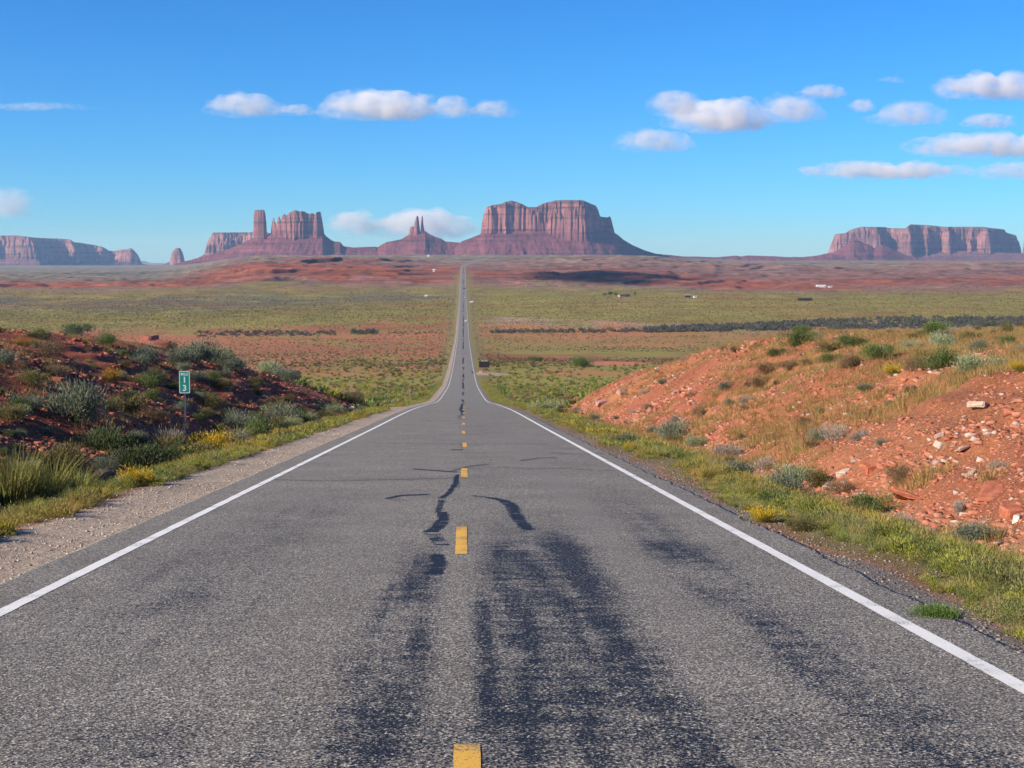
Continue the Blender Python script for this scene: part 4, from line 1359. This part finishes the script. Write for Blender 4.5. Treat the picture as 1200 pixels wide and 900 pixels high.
w = RNG.uniform(.12, .50, len(X)) * (1 + .25 * ss(30, 150, Y)) * np.where(np.abs(X) < 4.8, .6, 1)
yl = ss(-.2, .4, fbm(X / 2.0, Y / 7, 213, 3))[:, None]
tint = lerp(np.array([.92, .98, .95]), np.array([1.2, 1.02, .8]), yl) * RNG.uniform(.62, 1.2, (len(X), 1))
hs_ = RNG.uniform(.4, 1.25, len(X)); nr_ = Y < 42
scatter('roadside_weeds', b_weedn, X[nr_], Y[nr_], Z[nr_] - .01, w[nr_], hs_[nr_], M_LEAF, 'yellow-green weeds lining both verges near the camera', tint[nr_])
nr_ = ~nr_
scatter('roadside_weeds', b_weed, X[nr_], Y[nr_], Z[nr_] - .01, w[nr_], hs_[nr_], M_LEAF, 'yellow-green weeds lining both verges down the hill', tint[nr_])

# dry golden grass on the banks, thickest high on the sunlit one
b_gold = [blades(221, 34, .5, .6, .020, *GOLD, .6, 2, .7), blades(222, 34, .5, .6, .020, (.34, .22, .07), (.56, .38, .15), .6, 2, .7), blades(223, 30, .5, .5, .022, (.20, .17, .05), (.40, .32, .11), .6, 2, .7)]
n = 60000
Y = np.exp(RNG.uniform(math.log(14), math.log(140), n)); X = np.where(RNG.uniform(0, 1, n) < .84, RNG.uniform(7.2, 34, n), -RNG.uniform(8.5, 30, n))
dn = fbm(X / 4.5, Y / 6.0, 225, 4) + .4 * fbm(X / 1.2, Y / 1.2, 226, 3)
thr = np.where(X > 0, .26 - .60 * ss(9, 19, X) * (1 - ss(75, 130, Y)) - .24, .04) + np.where(X > 0, .45 * (1 - ss(20, 36, Y)), 0)
keep = dn > thr
X, Y = X[keep], Y[keep]; Z = ground(X, Y); kp = inview(X, Y, Z); X, Y, Z = X[kp], Y[kp], Z[kp]
tint = RNG.uniform(.75, 1.2, (len(X), 1)) * np.where(X > 0, 1, .8)[:, None] * np.ones(3)
scatter('dry_grass', b_gold, X, Y, Z - .02, RNG.uniform(.22, .66, len(X)), RNG.uniform(.5, 1.15, len(X)), M_LEAF, 'dry golden grass growing over the red banks', tint)

# scrub of the plain: leafy clumps in front, simple ones far off
b_scrub = [sm_dome(231, 46, .34, *OLV, lumps=3), sm_dome(232, 46, .34, *SAGE, lumps=3), sm_dome(233, 46, .34, *GREENC, lumps=3), sm_dome(234, 46, .34, *WEED, lumps=3), sm_dome(235, 46, .34, *BRN, lumps=3)]
n = 17000
Y = np.exp(RNG.uniform(math.log(140), math.log(640), n)); a = RNG.uniform(-.40, .40, n); X = a * Y
ax = np.abs(X)
cov = fbm(X / 12, Y / 25, 77, 3) * .6 + fbm(X / 40, Y / 60, 71, 4)
keep = (cov + RNG.uniform(-.5, .5, n) > -.22) & (ax > 6.5 + .002 * Y) & ~((np.abs(X - 8.5) < 6.5) & (np.abs(Y - 478) < 16)) & ~((np.abs(X - 62) < 11) & (np.abs(Y - 590) < 24)) & ~((X > 20) & (np.abs(Y - 690) < 26))
X, Y = X[keep], Y[keep]; Z = ground(X, Y)
w = RNG.uniform(.5, 1.5, len(X)) * (1 + .25 * ss(250, 600, Y))
gy = ss(330, 480, Y)[:, None] * 0
near_g = (1 - ss(420, 560, Y))[:, None]
tint = lerp(np.array([1.0, .92, .85]), np.array([1.25, 1.3, .95]), near_g) * RNG.uniform(.7, 1.25, (len(X), 1))
scatter('desert_scrub', b_scrub, X, Y, Z - .04, w, RNG.uniform(.55, 1.0, len(X)), M_LEAF, 'low olive and sage scrub covering the valley floor', tint)

# farther scrub
def clump(seed, A, B, n=7):
    rs = np.random.default_rng(seed)
    v = [(0, 0, .5)]; f = []
    for i in range(n):
        t = 2 * math.pi * i / n; r = rs.uniform(.35, .6)
        v.append((math.cos(t) * r, math.sin(t) * r, rs.uniform(0, .2)))
    v.append((rs.uniform(-.3, .3), rs.uniform(-.3, .3), rs.uniform(.45, .7)))
    for i in range(n):
        j = 1 + (i + 1) % n
        f.append((0 if i % 2 else n + 1, 1 + i, j))
    f.append((0, 1, n + 1)); f.append((0, n // 2, n + 1))
    v = np.array(v); C = lerp(np.array(A), np.array(B), rs.uniform(0, 1, (len(v), 1)))
    return v, np.array(f), C


b_far = [clump(241, *OLV), clump(242, *SAGE), clump(243, (.10, .10, .035), (.2, .2, .07)), clump(244, (.12, .13, .05), (.26, .25, .09)), clump(245, *DKG)]
n = 95000
Y = np.exp(RNG.uniform(math.log(560), math.log(2150), n)); a = RNG.uniform(-.40, .42, n); X = a * Y
cov = fbm(X / 30, Y / 60, 251, 4) + .5 * fbm(X / 120, Y / 200, 252, 3)
dens = np.interp(Y, [560, 700, 900, 1000, 1080, 1150, 1250, 2000, 2150], [.55, .35, .30, .4, .45, .8, .95, .8, .3])
keep = (RNG.uniform(0, 1, n) < dens + .5 * cov) & (np.abs(X) > 5.5 + .0015 * Y) & ~((X > 20) & (np.abs(Y - 690) < 30)) & ~((np.abs(X - 62) < 12) & (np.abs(Y - 590) < 30))
X, Y = X[keep], Y[keep]; Z = ground(X, Y)
w = RNG.uniform(.6, 1.4, len(X)) * (1 + .55 * ss(800, 2000, Y))
lf = ss(.02, -.05, X / Y)[:, None]
gg = ss(1120, 1220, Y)[:, None]
tint = lerp(np.array([1.1, 1.0, .9]), lerp(np.array([1.42, 1.18, .56]), np.array([1.15, .95, .50]), lf), gg) * RNG.uniform(.65, 1.3, (len(X), 1))
scatter('far_scrub', b_far, X, Y, Z - .05, w, RNG.uniform(.4, .85, len(X)), M_LEAF, 'pale green scrub reaching across the far plain', tint)

n = 26000
Y = RNG.uniform(2150, 4200, n); X = RNG.uniform(-.40, .42, n) * Y
keep = (fbm(X / 90, Y / 140, 255, 4) + RNG.uniform(-.4, .4, n) > -.05) & (np.abs(X - RX(Y)) > 16)
X, Y = X[keep], Y[keep]; Z = ground(X, Y)
scatter('hill_scrub', b_far, X, Y, Z - .1, RNG.uniform(1.2, 2.8, len(X)), RNG.uniform(.4, .8, len(X)), M_LEAF, 'dark scrub dotted over the red rise beyond the plain', RNG.uniform(.5, 1.0, (len(X), 1)) * np.ones(3))

# dark thicket along the wash
b_th = [sm_dome(261, 44, .30, (.07, .07, .06), (.16, .15, .13), lumps=4), sm_dome(262, 44, .30, (.09, .08, .075), (.19, .17, .155), lumps=4), sm_dome(263, 44, .30, (.05, .065, .03), (.12, .13, .07), lumps=4)]
pts = []
rs_ = np.random.default_rng(77)
strips = [(225, 392, 210, [225, 400], [389, 388.5], [395, 393.5], 2.0), (412, 440, 40, [412, 440], [388.5, 388.5], [392.5, 392.5], 2.8), (455, 520, 40, [455, 520], [389, 389], [392, 392], 1.3),
          (575, 760, 260, [575, 760], [387.5, 386], [391, 390], 2.0), (756, 1300, 2600, [756, 870, 960, 1060, 1200, 1300], [385.5, 380, 375, 371.5, 372, 371], [390, 388.5, 387.5, 386.5, 384, 382], 2.7)]
for p0, p1, cn, xs_, up_, lo_, hh_ in strips:
    for _i in range(cn):
        p = rs_.uniform(p0, p1); t_ = rs_.beta(1.3, 1.3)
        py = np.interp(p, xs_, up_) + (np.interp(p, xs_, lo_) - np.interp(p, xs_, up_)) * t_
        if fbm(np.float64(p / 14), np.float64(py / 3), 401, 3) < -.42: continue
        x, y, z = hit(p, py, 600, 1900)
        pts.append((x, y, hh_ * rs_.uniform(.5, 1.25)))
pts = np.array(pts); Z = ground(pts[:, 0], pts[:, 1])
scatter('wash_thicket', b_th, pts[:, 0], pts[:, 1], Z - .1, pts[:, 2] * RNG.uniform(1.1, 1.9, len(pts)), RNG.uniform(.7, 1.1, len(pts)), M_LEAF, 'dark grey-green thicket along the dry wash', RNG.uniform(.8, 1.3, (len(pts), 1)) * np.ones(3))


# ------------------------------------------------------------------ broken rock
def rock(seed, flat=.5):
    rs = np.random.default_rng(seed)
    v = np.array([(i, j, k) for k in (-1, 1) for j in (-1, 1) for i in (-1, 1)], float) * .5
    v *= np.array([rs.uniform(.7, 1.1), rs.uniform(.5, .9), flat * rs.uniform(.6, 1.1)])
    v += rs.uniform(-.16, .16, v.shape) * np.array([1, 1, .6])
    q = [(0, 2, 3, 1), (4, 5, 7, 6), (0, 1, 5, 4), (2, 6, 7, 3), (0, 4, 6, 2), (1, 3, 7, 5)]
    a, b = rs.uniform(-.45, .45, 2)
    Rm = np.array(Matrix.Rotation(a, 3, 'X') @ Matrix.Rotation(b, 3, 'Y')); v = v @ Rm.T
    f = []
    for p in q: f += [(p[0], p[1], p[2]), (p[0], p[2], p[3])]
    return v, np.array(f), np.ones((8, 3))


b_rock = [rock(300 + i, RNG.uniform(.22, .6)) for i in range(14)]
n = 230000
sdd = np.where(RNG.uniform(0, 1, n) < .56, 1, -1)
Y = np.exp(RNG.uniform(math.log(10), math.log(145), n)); u = RNG.uniform(0, 1, n)
X = np.where(sdd > 0, 6.9 + .02 * Y + 22 * u ** 1.2, -(np.minimum(7.2 + .045 * Y, 9.8) + 16 * u ** 1.1))
dn = fbm(X / 3.5, Y / 4.5, 311, 4)
keep = dn > np.where(sdd > 0, -.34 + .42 * ss(13, 24, X), -.32 + .4 * ss(16, 22, -X))
X, Y, dn = X[keep], Y[keep], dn[keep]; Z = ground(X, Y); kp = inview(X, Y, Z, 220); X, Y, Z, dn = X[kp], Y[kp], Z[kp], dn[kp]
w = (.035 + .15 * RNG.uniform(0, 1, len(X)) ** 6) * np.interp(Y, [13, 40, 140], [.65, 1.05, 2.0])
w = w * (.8 + .6 * ss(.1, .5, dn))
r_ = RNG.uniform(0, 1, len(X))
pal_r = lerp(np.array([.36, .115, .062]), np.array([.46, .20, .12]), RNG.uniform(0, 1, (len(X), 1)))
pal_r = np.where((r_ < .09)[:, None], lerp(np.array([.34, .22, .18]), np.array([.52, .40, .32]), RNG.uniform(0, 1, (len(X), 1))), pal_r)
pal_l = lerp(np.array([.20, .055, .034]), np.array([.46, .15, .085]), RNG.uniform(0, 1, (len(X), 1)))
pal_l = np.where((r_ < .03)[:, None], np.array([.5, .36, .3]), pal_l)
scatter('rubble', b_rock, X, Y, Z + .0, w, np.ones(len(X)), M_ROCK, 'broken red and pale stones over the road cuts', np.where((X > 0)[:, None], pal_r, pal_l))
print('rubble', len(X))
# loose chippings at the right edge of the asphalt and on the left shoulder
n = 16000
sdd = np.where(RNG.uniform(0, 1, n) < .6, 1, -1)
Y = np.exp(RNG.uniform(math.log(8), math.log(60), n)); u = RNG.uniform(0, 1, n)
X = np.where(sdd > 0, 3.86 + 1.5 * u ** 1.3, -(4.40 + 1.5 * u))
Z = ground(X, Y); kp = inview(X, Y, Z, 220); X, Y, Z = X[kp], Y[kp], Z[kp]
w = (.008 + .024 * RNG.uniform(0, 1, len(X)) ** 4) * np.interp(Y, [8, 60], [1, 1.7])
c0 = np.where((X > 0)[:, None], lerp(np.array([.12, .09, .08]), np.array([.36, .28, .23]), RNG.uniform(0, 1, (len(X), 1))), lerp(np.array([.30, .24, .19]), np.array([.58, .49, .40]), RNG.uniform(0, 1, (len(X), 1))))
Z = np.where((X > 0) & (X < 3.98), ROADZ(Y), Z) if False else Z
scatter('gravel', b_rock, X, Y, Z + .004, w, np.ones(len(X)), M_ROCK, 'loose gravel chips along the asphalt edges', c0)

# single boulders that can be picked out
bm_cache = {}


def boulder(px, py, wpx, col, label, flat=.55, seed=0):
    import bmesh
    x, y, z = hit(px, py)
    w = wpx * y / F_PX
    v, f, _ = rock(seed, flat)
    me = bpy.data.meshes.new('boulder')
    bm = bmesh.new()
    vs = [bm.verts.new(p * w) for p in v]
    for q in ((0, 2, 3, 1), (4, 5, 7, 6), (0, 1, 5, 4), (2, 6, 7, 3), (0, 4, 6, 2), (1, 3, 7, 5)): bm.faces.new([vs[i] for i in q])
    bmesh.ops.bevel(bm, geom=list(bm.edges), offset=w * .07, segments=1, affect='EDGES', profile=.5)
    bmesh.ops.triangulate(bm, faces=list(bm.faces))
    bmesh.ops.subdivide_edges(bm, edges=list(bm.edges), cuts=1)
    rs = np.random.default_rng(seed)
    for q in bm.verts:
        q.co += Vector(rs.normal(size=3)) * w * .014
    bm.to_mesh(me); bm.free()
    ca = me.color_attributes.new('col', 'FLOAT_COLOR', 'POINT')
    ca.data.foreach_set('color', np.tile(np.array([*col, 1], np.float32), len(me.vertices)))
    me.materials.append(M_ROCK)
    o = link('boulder', me, loc=(x, y, z + w * flat * .12), rz=rs.uniform(0, 6))
    tag(o, label, 'boulder')


PALE = (.50, .36, .28); PINK = (.42, .22, .17); RD = (.40, .13, .07)
boulder(990, 556, 15, PALE, 'pale pointed stone just above the big mixed clump of bushes', .7, 1)
boulder(1022, 552, 22, RD, 'red block with a dark hollow beside the pale pointed stone', .7, 2)
boulder(1138, 558, 16, PALE, 'pale flat-topped stone high on the sunlit rubble', .6, 3)
boulder(1102, 524, 14, PALE, 'white angular stone in the upper rubble of the sunlit bank', .6, 4)
boulder(1101, 512, 10, PALE, 'smaller white stone right above the white angular one', .7, 5)
boulder(1128, 528, 20, PALE, 'long pale slab tilted in the upper rubble of the sunlit bank', .35, 6)
boulder(1146, 478, 26, PALE, 'longest pale slab lying in golden grass near the bank top', .3, 7)
boulder(1185, 604, 26, RD, 'squarish red boulder by the frame edge above the blue-grey sage', .75, 8)
boulder(1180, 598, 18, PALE, 'pale slab resting on the squarish red boulder', .3, 9)
boulder(1192, 610, 12, (.65, .55, .48), 'white stone beside the squarish red boulder', .9, 10)
boulder(1065, 585, 60, RD, 'broad smooth red slab bedded flush in the sunlit slope', .16, 11)
boulder(1165, 580, 46, RD, 'broad red slab bedded in the slope nearer the frame edge', .16, 12)
boulder(1111, 720, 8, PALE, 'small pale stone lying before the creeping green weed', .7, 13)
boulder(971, 572, 18, PALE, 'pale stone on the silt beside the big mixed clump', .5, 14)
boulder(982, 596, 16, PINK, 'grey-pink stone on the silt below the pale one', .5, 15)
boulder(176, 399, 20, (.30, .10, .06), 'dark red boulder on the skyline of the dark bank', .6, 16)
boulder(190, 404, 16, (.30, .10, .06), 'second dark red boulder on the skyline, beside the small brown bush', .6, 17)
boulder(64, 446, 22, (.34, .11, .06), 'flat dark red boulder near the top of the dark bank', .45, 18)
boulder(413, 480, 12, (.6, .54, .5), 'whitish stone at the tip of the dark bank', .5, 19)
boulder(730, 462, 18, PINK, 'grey-pink rock on the crest of the far rocky part of the sunlit slope', .6, 20)
boulder(705, 474, 14, PINK, 'pink rock at the low end of the sunlit slope', .6, 21)

# ------------------------------------------------------------------ mile sign
M_STEEL = plain_mat('galvanised_steel', (.45, .46, .47), .45, .7, .12, 20)
M_SIGN = plain_mat('sign_green', (.012, .27, .19), .45, 0, .10, 3)
M_SIGNW = plain_mat('sign_white', (.78, .80, .78), .5, 0, .05, 6)


def text_obj(txt, size, mat, parent, loc, name='lettering', depth=.0012, bold=.0, sx=1.0, rot=(math.pi / 2, 0, 0)):
    cu = bpy.data.curves.new(name, 'FONT'); cu.body = txt; cu.size = size; cu.align_x = 'CENTER'; cu.align_y = 'CENTER'; cu.extrude = depth; cu.offset = bold
    cu.resolution_u = 4
    tmp = bpy.data.objects.new('tmp', cu); COL.objects.link(tmp)
    bpy.context.view_layer.update()
    me = bpy.data.meshes.new_from_object(tmp.evaluated_get(bpy.context.evaluated_depsgraph_get()))
    me.name = name; me.materials.clear(); me.materials.append(mat)
    bpy.data.objects.remove(tmp); bpy.data.curves.remove(cu)
    o = bpy.data.objects.new(name, me); COL.objects.link(o); o.parent = parent; o.location = loc; o.rotation_euler = rot; o.scale = (sx, 1, 1)
    return o


def rrect(w, h, r, n=5):
    p = []
    for cx, cz, a0 in ((w / 2 - r, h / 2 - r, 0), (-w / 2 + r, h / 2 - r, 90), (-w / 2 + r, -h / 2 + r, 180), (w / 2 - r, -h / 2 + r, 270)):
        for i in range(n + 1):
            a = R(a0 + 90 * i / n); p.append((cx + r * math.cos(a), cz + r * math.sin(a)))
    return p


def frame_prism(mb, w, h, r, t, y0, y1):
    a = rrect(w, h, r); b = rrect(w - 2 * t, h - 2 * t, max(r - t, .004)); n = len(a)
    v = [(p[0], y0, p[1]) for p in a] + [(p[0], y0, p[1]) for p in b] + [(p[0], y1, p[1]) for p in a] + [(p[0], y1, p[1]) for p in b]
    f = []
    for i in range(n):
        j = (i + 1) % n
        f += [(i, j, n + j, n + i), (i, 2 * n + i, 2 * n + j, j), (n + i, n + j, 3 * n + j, 3 * n + i)]
    mb.add(v, f)


x, y, z = hit(217.5, 512)
kx = y / F_PX
hS = (512 - 434.5) * kx
sg = empty('mile_marker', (x, y, z), -math.atan2(x, y) * .6)
tag(sg, 'green mile sign with white numbers on a thin steel post at the bank foot', 'road sign')
W_, H_ = 12.6 * kx, 26.5 * kx
mb = MB(); mb.prism(rrect(W_, H_, .035), -.002, .002); pn = mb.build('sign_panel', M_SIGN, sg, (0, -.035, hS - H_ / 2))
mb = MB(); frame_prism(mb, W_ - .02, H_ - .02, .03, .022, -.004, -.0022); mb.build('border', M_SIGNW, pn)
text_obj('MILE', H_ * .17, M_SIGNW, pn, (0, -.0035, H_ * .345), 'word', bold=.002, sx=.95)
text_obj('1', H_ * .36, M_SIGNW, pn, (0, -.0035, H_ * .09), 'numeral', bold=.008)
text_obj('3', H_ * .36, M_SIGNW, pn, (0, -.0035, -H_ * .27), 'numeral', bold=.008)
mb = MB()
mb.prism([(-.03, -.0), (-.03, .0), ], 0, 0) if False else None
hp = hS - .05
mb.box((0, 0, hp / 2 - .1), (.045, .006, hp + .2)); mb.box((-.0245, -.012, hp / 2 - .1), (.006, .03, hp + .2)); mb.box((.0245, -.012, hp / 2 - .1), (.006, .03, hp + .2))
mb.build('post', M_STEEL, sg)
mb = MB()
for dz in (-.22, .22): mb.tube((0, -.0445, hS - H_ / 2 + dz), (0, -.032, hS - H_ / 2 + dz), .010, n=6)
mb.build('bolt', M_STEEL, sg)

# delineator post by the pull-out
x, y, z = hit(480.5, 470.5)
dp = empty('delineator_post', (x, y, z)); tag(dp, 'thin grey marker post standing beside the pull-out where the road dips', 'marker post')
hh = 14 * y / F_PX
mb = MB(); mb.box((0, 0, hh / 2 - .05), (.10, .02, hh + .1)); mb.build('post', M_STEEL, dp)
mb = MB(); mb.prism(rrect(.09, .16, .02), -.018, -.0105); mb.build('reflector', M_SIGNW, dp, (0, 0, hh - .12))

# dark billboard seen from behind, with two striped barricades
M_BOARD = plain_mat('weathered_dark_board', (.035, .022, .022), .8, 0, .3, 2)
M_WOOD = plain_mat('grey_timber', (.14, .10, .08), .9, 0, .3, 6)
M_ORANGE = plain_mat('barricade_orange', (.75, .13, .04), .6, 0, .1, 4)
x, y, z = hit(567.5, 437)
kx = y / F_PX
bb = empty('billboard', (x, y, z), .05); tag(bb, 'dark brown billboard on two posts beside the road far down the hill', 'billboard')
bw, bh, bz = 12.4 * kx, 7.4 * kx, 10 * kx
mb = MB(); mb.box((0, 0, bz), (bw, .06, bh)); mb.build('board', M_BOARD, bb, bevel=.01)
for i in range(3):
    mb = MB(); mb.box((0, .06, bz - bh * .35 + i * bh * .35), (bw * .96, .06, .14)); mb.build('crossbeam', M_WOOD, bb)
for sx in (-.12, .12):
    mb = MB(); mb.box((sx * bw, .16, (bz + bh * .4) / 2 - .2), (.16, .14, bz + bh * .4 + .4)); mb.build('post', M_WOOD, bb)
mb = MB(); mb.box((0, -.0, bz + bh / 2 + .06), (bw * .62, .12, .10)); mb.build('top_trim', M_SIGNW, bb)
for i, (px, lab) in enumerate(((563, 'orange and white barricade under the nearer edge of the dark billboard'), (570, 'orange and white barricade under the far edge of the dark billboard'))):
    x2, y2, z2 = hit(px, 437.6)
    b_ = empty('barricade', (x2, y2, z2), .3 * i); tag(b_, lab, 'barricade', 'barricades under the billboard')
    for zz in (.38, .72):
        mb = MB(); mb.box((0, 0, zz), (1.25, .03, .22)); r_o = mb.build('rail', M_ORANGE, b_)
        mb = MB()
        for q in (-.42, 0, .42): mb.add([(q - .09, -.0165, zz - .108), (q + .03, -.0165, zz - .108), (q + .10, -.0165, zz + .108), (q - .02, -.0165, zz + .108)], [(0, 1, 2, 3)])
        mb.build('stripe', M_SIGNW, r_o)
    for sx in (-.5, .5):
        for sy in (-1, 1):
            mb = MB(); mb.tube((sx, sy * .32, 0), (sx, sy * .03, .86), .025, n=6); mb.build('leg', M_ORANGE, b_)


# ------------------------------------------------------------------ cars far down the road
M_GLASS = plain_mat('car_glass', (.02, .025, .03), .12, 0, .05, 2)
M_TYRE = plain_mat('tyre_rubber', (.02, .02, .02), .85, 0, .2, 20)
M_RIM = plain_mat('wheel_metal', (.5, .5, .52), .35, .8, .1, 10)
M_RED = plain_mat('tail_lamp_red', (.5, .02, .015), .3, 0, .05, 5)


def make_car(paint, label, suv=True):
    root = empty('car', (0, 0, 0)); tag(root, label, 'car', 'cars on the long straight road')
    # side outline (y along the car, rear at y=-2.2), prism across the width
    body = [(-2.2, .35), (-2.25, .8), (-2.2, 1.02), (-1.0, 1.05), (.9, 1.04), (1.1, .98), (2.05, .86), (2.2, .6), (2.15, .35)]
    roof = [(-2.12, 1.02), (-1.95, 1.62), (-1.7, 1.7), (.1, 1.7), (.35, 1.62), (1.0, 1.02)]

    def side(pts, w, mat, name, parent, win=1.0):
        m = MB(); n = len(pts)
        m.add([(-w / 2 * (1 if p[1] < 1.1 else win), p[0], p[1]) for p in pts] + [(w / 2 * (1 if p[1] < 1.1 else win), p[0], p[1]) for p in pts],
              [tuple(range(n - 1, -1, -1)), tuple(range(n, 2 * n))] + [(i, (i + 1) % n, (i + 1) % n + n, i + n) for i in range(n)])
        return m.build(name, mat, parent, bevel=.04)
    b = side(body, 1.86, paint, 'body', root)
    c = side(roof, 1.74, paint, 'cabin', root, .86)
    m = MB(); m.add([(-.66, -2.095, 1.14), (.66, -2.095, 1.14), (.60, -1.99, 1.55), (-.60, -1.99, 1.55)], [(0, 1, 2, 3)]); m.build('rear_window', M_GLASS, root)
    m = MB(); m.add([(-.68, .98, 1.1), (.68, .98, 1.1), (.6, .40, 1.60), (-.6, .40, 1.60)], [(1, 0, 3, 2)]); m.build('windscreen', M_GLASS, root)
    for s in (-1, 1):
        m = MB(); m.add([(s * .868, -1.8, 1.14), (s * .868, .7, 1.14), (s * .795, .2, 1.55), (s * .795, -1.7, 1.55)], [(0, 1, 2, 3) if s > 0 else (3, 2, 1, 0)]); m.build('side_window', M_GLASS, root)
        m = MB(); m.box((s * .80, -2.235, .86), (.2, .05, .26)); m.build('tail_lamp', M_RED, root)
        m = MB(); m.box((s * .70, 2.15, .68), (.34, .06, .14)); m.build('headlight', M_SIGNW, root)
        m = MB(); m.box((s * 1.0, .62, 1.12), (.14, .10, .14)); m.build('mirror', paint, root)
        for yy in (-1.38, 1.38):
            m = MB(); m.tube((s * .72, yy, .34), (s * .94, yy, .34), .34, n=18); t = m.build('wheel', M_TYRE, root)
            m = MB(); m.tube((s * .945, yy, .34), (s * .955, yy, .34), .2, n=12); m.build('rim', M_RIM, t)
    m = MB(); m.box((0, -2.24, .45), (1.7, .08, .18)); m.build('bumper', M_TYRE, root)
    m = MB(); m.box((0, -2.262, .80), (.34, .02, .12)); m.build('number_plate', M_SIGNW, root)
    return root


P_WHITE = plain_mat('car_paint_white', (.80, .80, .80), .3, 0, .03, 2)
P_SILVER = plain_mat('car_paint_silver', (.60, .60, .60), .3, .2, .03, 2)
P_DARK = plain_mat('car_paint_dark', (.02, .02, .025), .3, 0, .03, 2)
for py, xo, paint, lab in ((378, 1.9, P_WHITE, 'white car nearest of the three driving away on the straight road'), (350, 1.7, P_SILVER, 'pale silver car in the middle of the three on the road'), (339, 1.7, P_DARK, 'dark car farthest away on the straight road')):
    x, y, z = hit(543, py, 600, 3000)
    c = make_car(paint, lab)
    c.location = (xo, y, float(ROADZ(y)) - .01 * xo + .01)
    c.rotation_euler = (math.atan((float(ROADZ(y + 3)) - float(ROADZ(y - 3))) / 6), 0, 0)

# ------------------------------------------------------------------ homesteads on the plain
M_WALLW = plain_mat('white_siding', (.72, .70, .66), .8, 0, .08, 1)
M_WALLB = plain_mat('dark_boards', (.05, .04, .04), .9, 0, .2, 1)
M_ROOF = plain_mat('roof_grey', (.30, .28, .26), .8, 0, .15, 1)
M_ADOBE = plain_mat('pinkish_stucco', (.45, .28, .21), .9, 0, .1, 1)


def house(name, px, py, L, Wd, H, mat, roofmat, label, cat, rz=0.0, ymax=5000, nwin=3):
    x, y, z = hit(px, py, 600, ymax)
    r = empty(name, (x, y, z), rz); tag(r, label, cat, 'homesteads far out on the plain')
    m = MB(); m.box((0, 0, H / 2 - .3), (L, Wd, H + .6)); m.build('wall', mat, r)
    m = MB(); rr = [(-Wd / 2 - .3, H - .02), (0, H + Wd * .22), (Wd / 2 + .3, H - .02)]
    v = [(-L / 2 - .3, a, b) for a, b in rr] + [(L / 2 + .3, a, b) for a, b in rr]
    m.add(v, [(0, 2, 1), (3, 4, 5), (0, 1, 4, 3), (1, 2, 5, 4), (2, 0, 3, 5)]); m.build('roof', roofmat, r)
    for i in range(nwin):
        m = MB(); m.box((-L / 2 + L * (i + .7) / (nwin + .4), -Wd / 2 - .02, H * .58), (1.0, .06, .9)); m.build('window', M_GLASS, r)
    m = MB(); m.box((L * .42, -Wd / 2 - .02, 1.0), (.9, .06, 2.0)); m.build('door', M_WOOD, r)
    return r


def tree(px, py, hpx, wf, label, ymax=5000):
    x, y, z = hit(px, py, 500, ymax)
    h = hpx * y / F_PX
    r = empty('tree', (x, y, z)); tag(r, label, 'tree', 'trees by the homesteads')
    m = MB(); m.tube((0, 0, -.3), (0, 0, h * .45), h * .045, h * .03, 7)
    for k in range(4):
        a = k * 1.7; m.tube((0, 0, h * .3), (math.cos(a) * h * .22 * wf, math.sin(a) * h * .22 * wf, h * .62), h * .022, h * .01, 5)
    m.build('trunk', M_WOOD, r)
    v, f, c = leaves_dome(int(px), 900, .5, .8, .09, *DKG, lumps=8)
    o = link('crown', mesh_np('crown', v, f, M_LEAF, False, c * 1.2), r, (0, 0, h * .22), 0, (h * wf, h * wf, h * .92))
    return r


tree(708, 347.5, 5, 1.5, 'bushy green tree at the near end of the homestead tree row')
tree(715, 347, 6, 1.3, 'taller green tree in the middle of the homestead tree row')
tree(722, 347.3, 5, 1.4, 'green tree touching the brown cabins')
tree(744, 347, 6, .7, 'thin upright tree past the brown cabins')
house('cabin', 729, 348, 9, 6, 2.6, M_ADOBE, M_WOOD, 'low brown cabin beside the tree row on the plain', 'cabin', .3)
house('cabin', 735, 347.5, 7, 6, 3.0, M_WALLB, M_WOOD, 'darker brown cabin just past the low one', 'cabin', -.2)
house('cabin', 806, 348.5, 7, 5, 2.6, M_WALLB, M_ROOF, 'small dark cabin alone on the open plain', 'cabin', .1)
house('cabin', 815, 349, 5, 4, 2.2, M_WALLW, M_ROOF, 'little pale cabin right beside the small dark one', 'cabin', .1, nwin=1)
house('shed', 943, 352.5, 16, 6, 2.2, M_WALLB, M_WALLB, 'long low dark shed on the plain under the wide pale mesa', 'shed', 0)
house('trailer_home', 962, 336.5, 15, 5, 2.6, M_WALLW, M_WALLW, 'long white trailer home at the far edge of the plain', 'trailer home', 0)
house('trailer_home', 973, 337, 7, 4, 2.4, M_WALLW, M_ROOF, 'short pale trailer home behind the end of the long white one', 'trailer home', .1, nwin=1)
house('house', 508.5, 318.2, 4.5, 5, 3.2, M_WALLW, M_WALLW, 'tiny white house on the red rise beside the road', 'house', 0)
house('house', 500, 347.6, 4.5, 4, 1.2, M_WALLW, M_WALLW, 'tiny pale shed-like house on the plain before the red rise', 'house', .1, nwin=1)
house('house', 553, 355.5, 4, 4, 1.3, M_ADOBE, M_WALLW, 'tiny pale house across the road on the plain', 'house', .1, nwin=1)
house('house', 502, 300.5, 7, 6, 3, M_WALLW, M_WALLW, 'white speck of a house at the foot of the twin spired butte', 'house', .1, 9000, nwin=1)
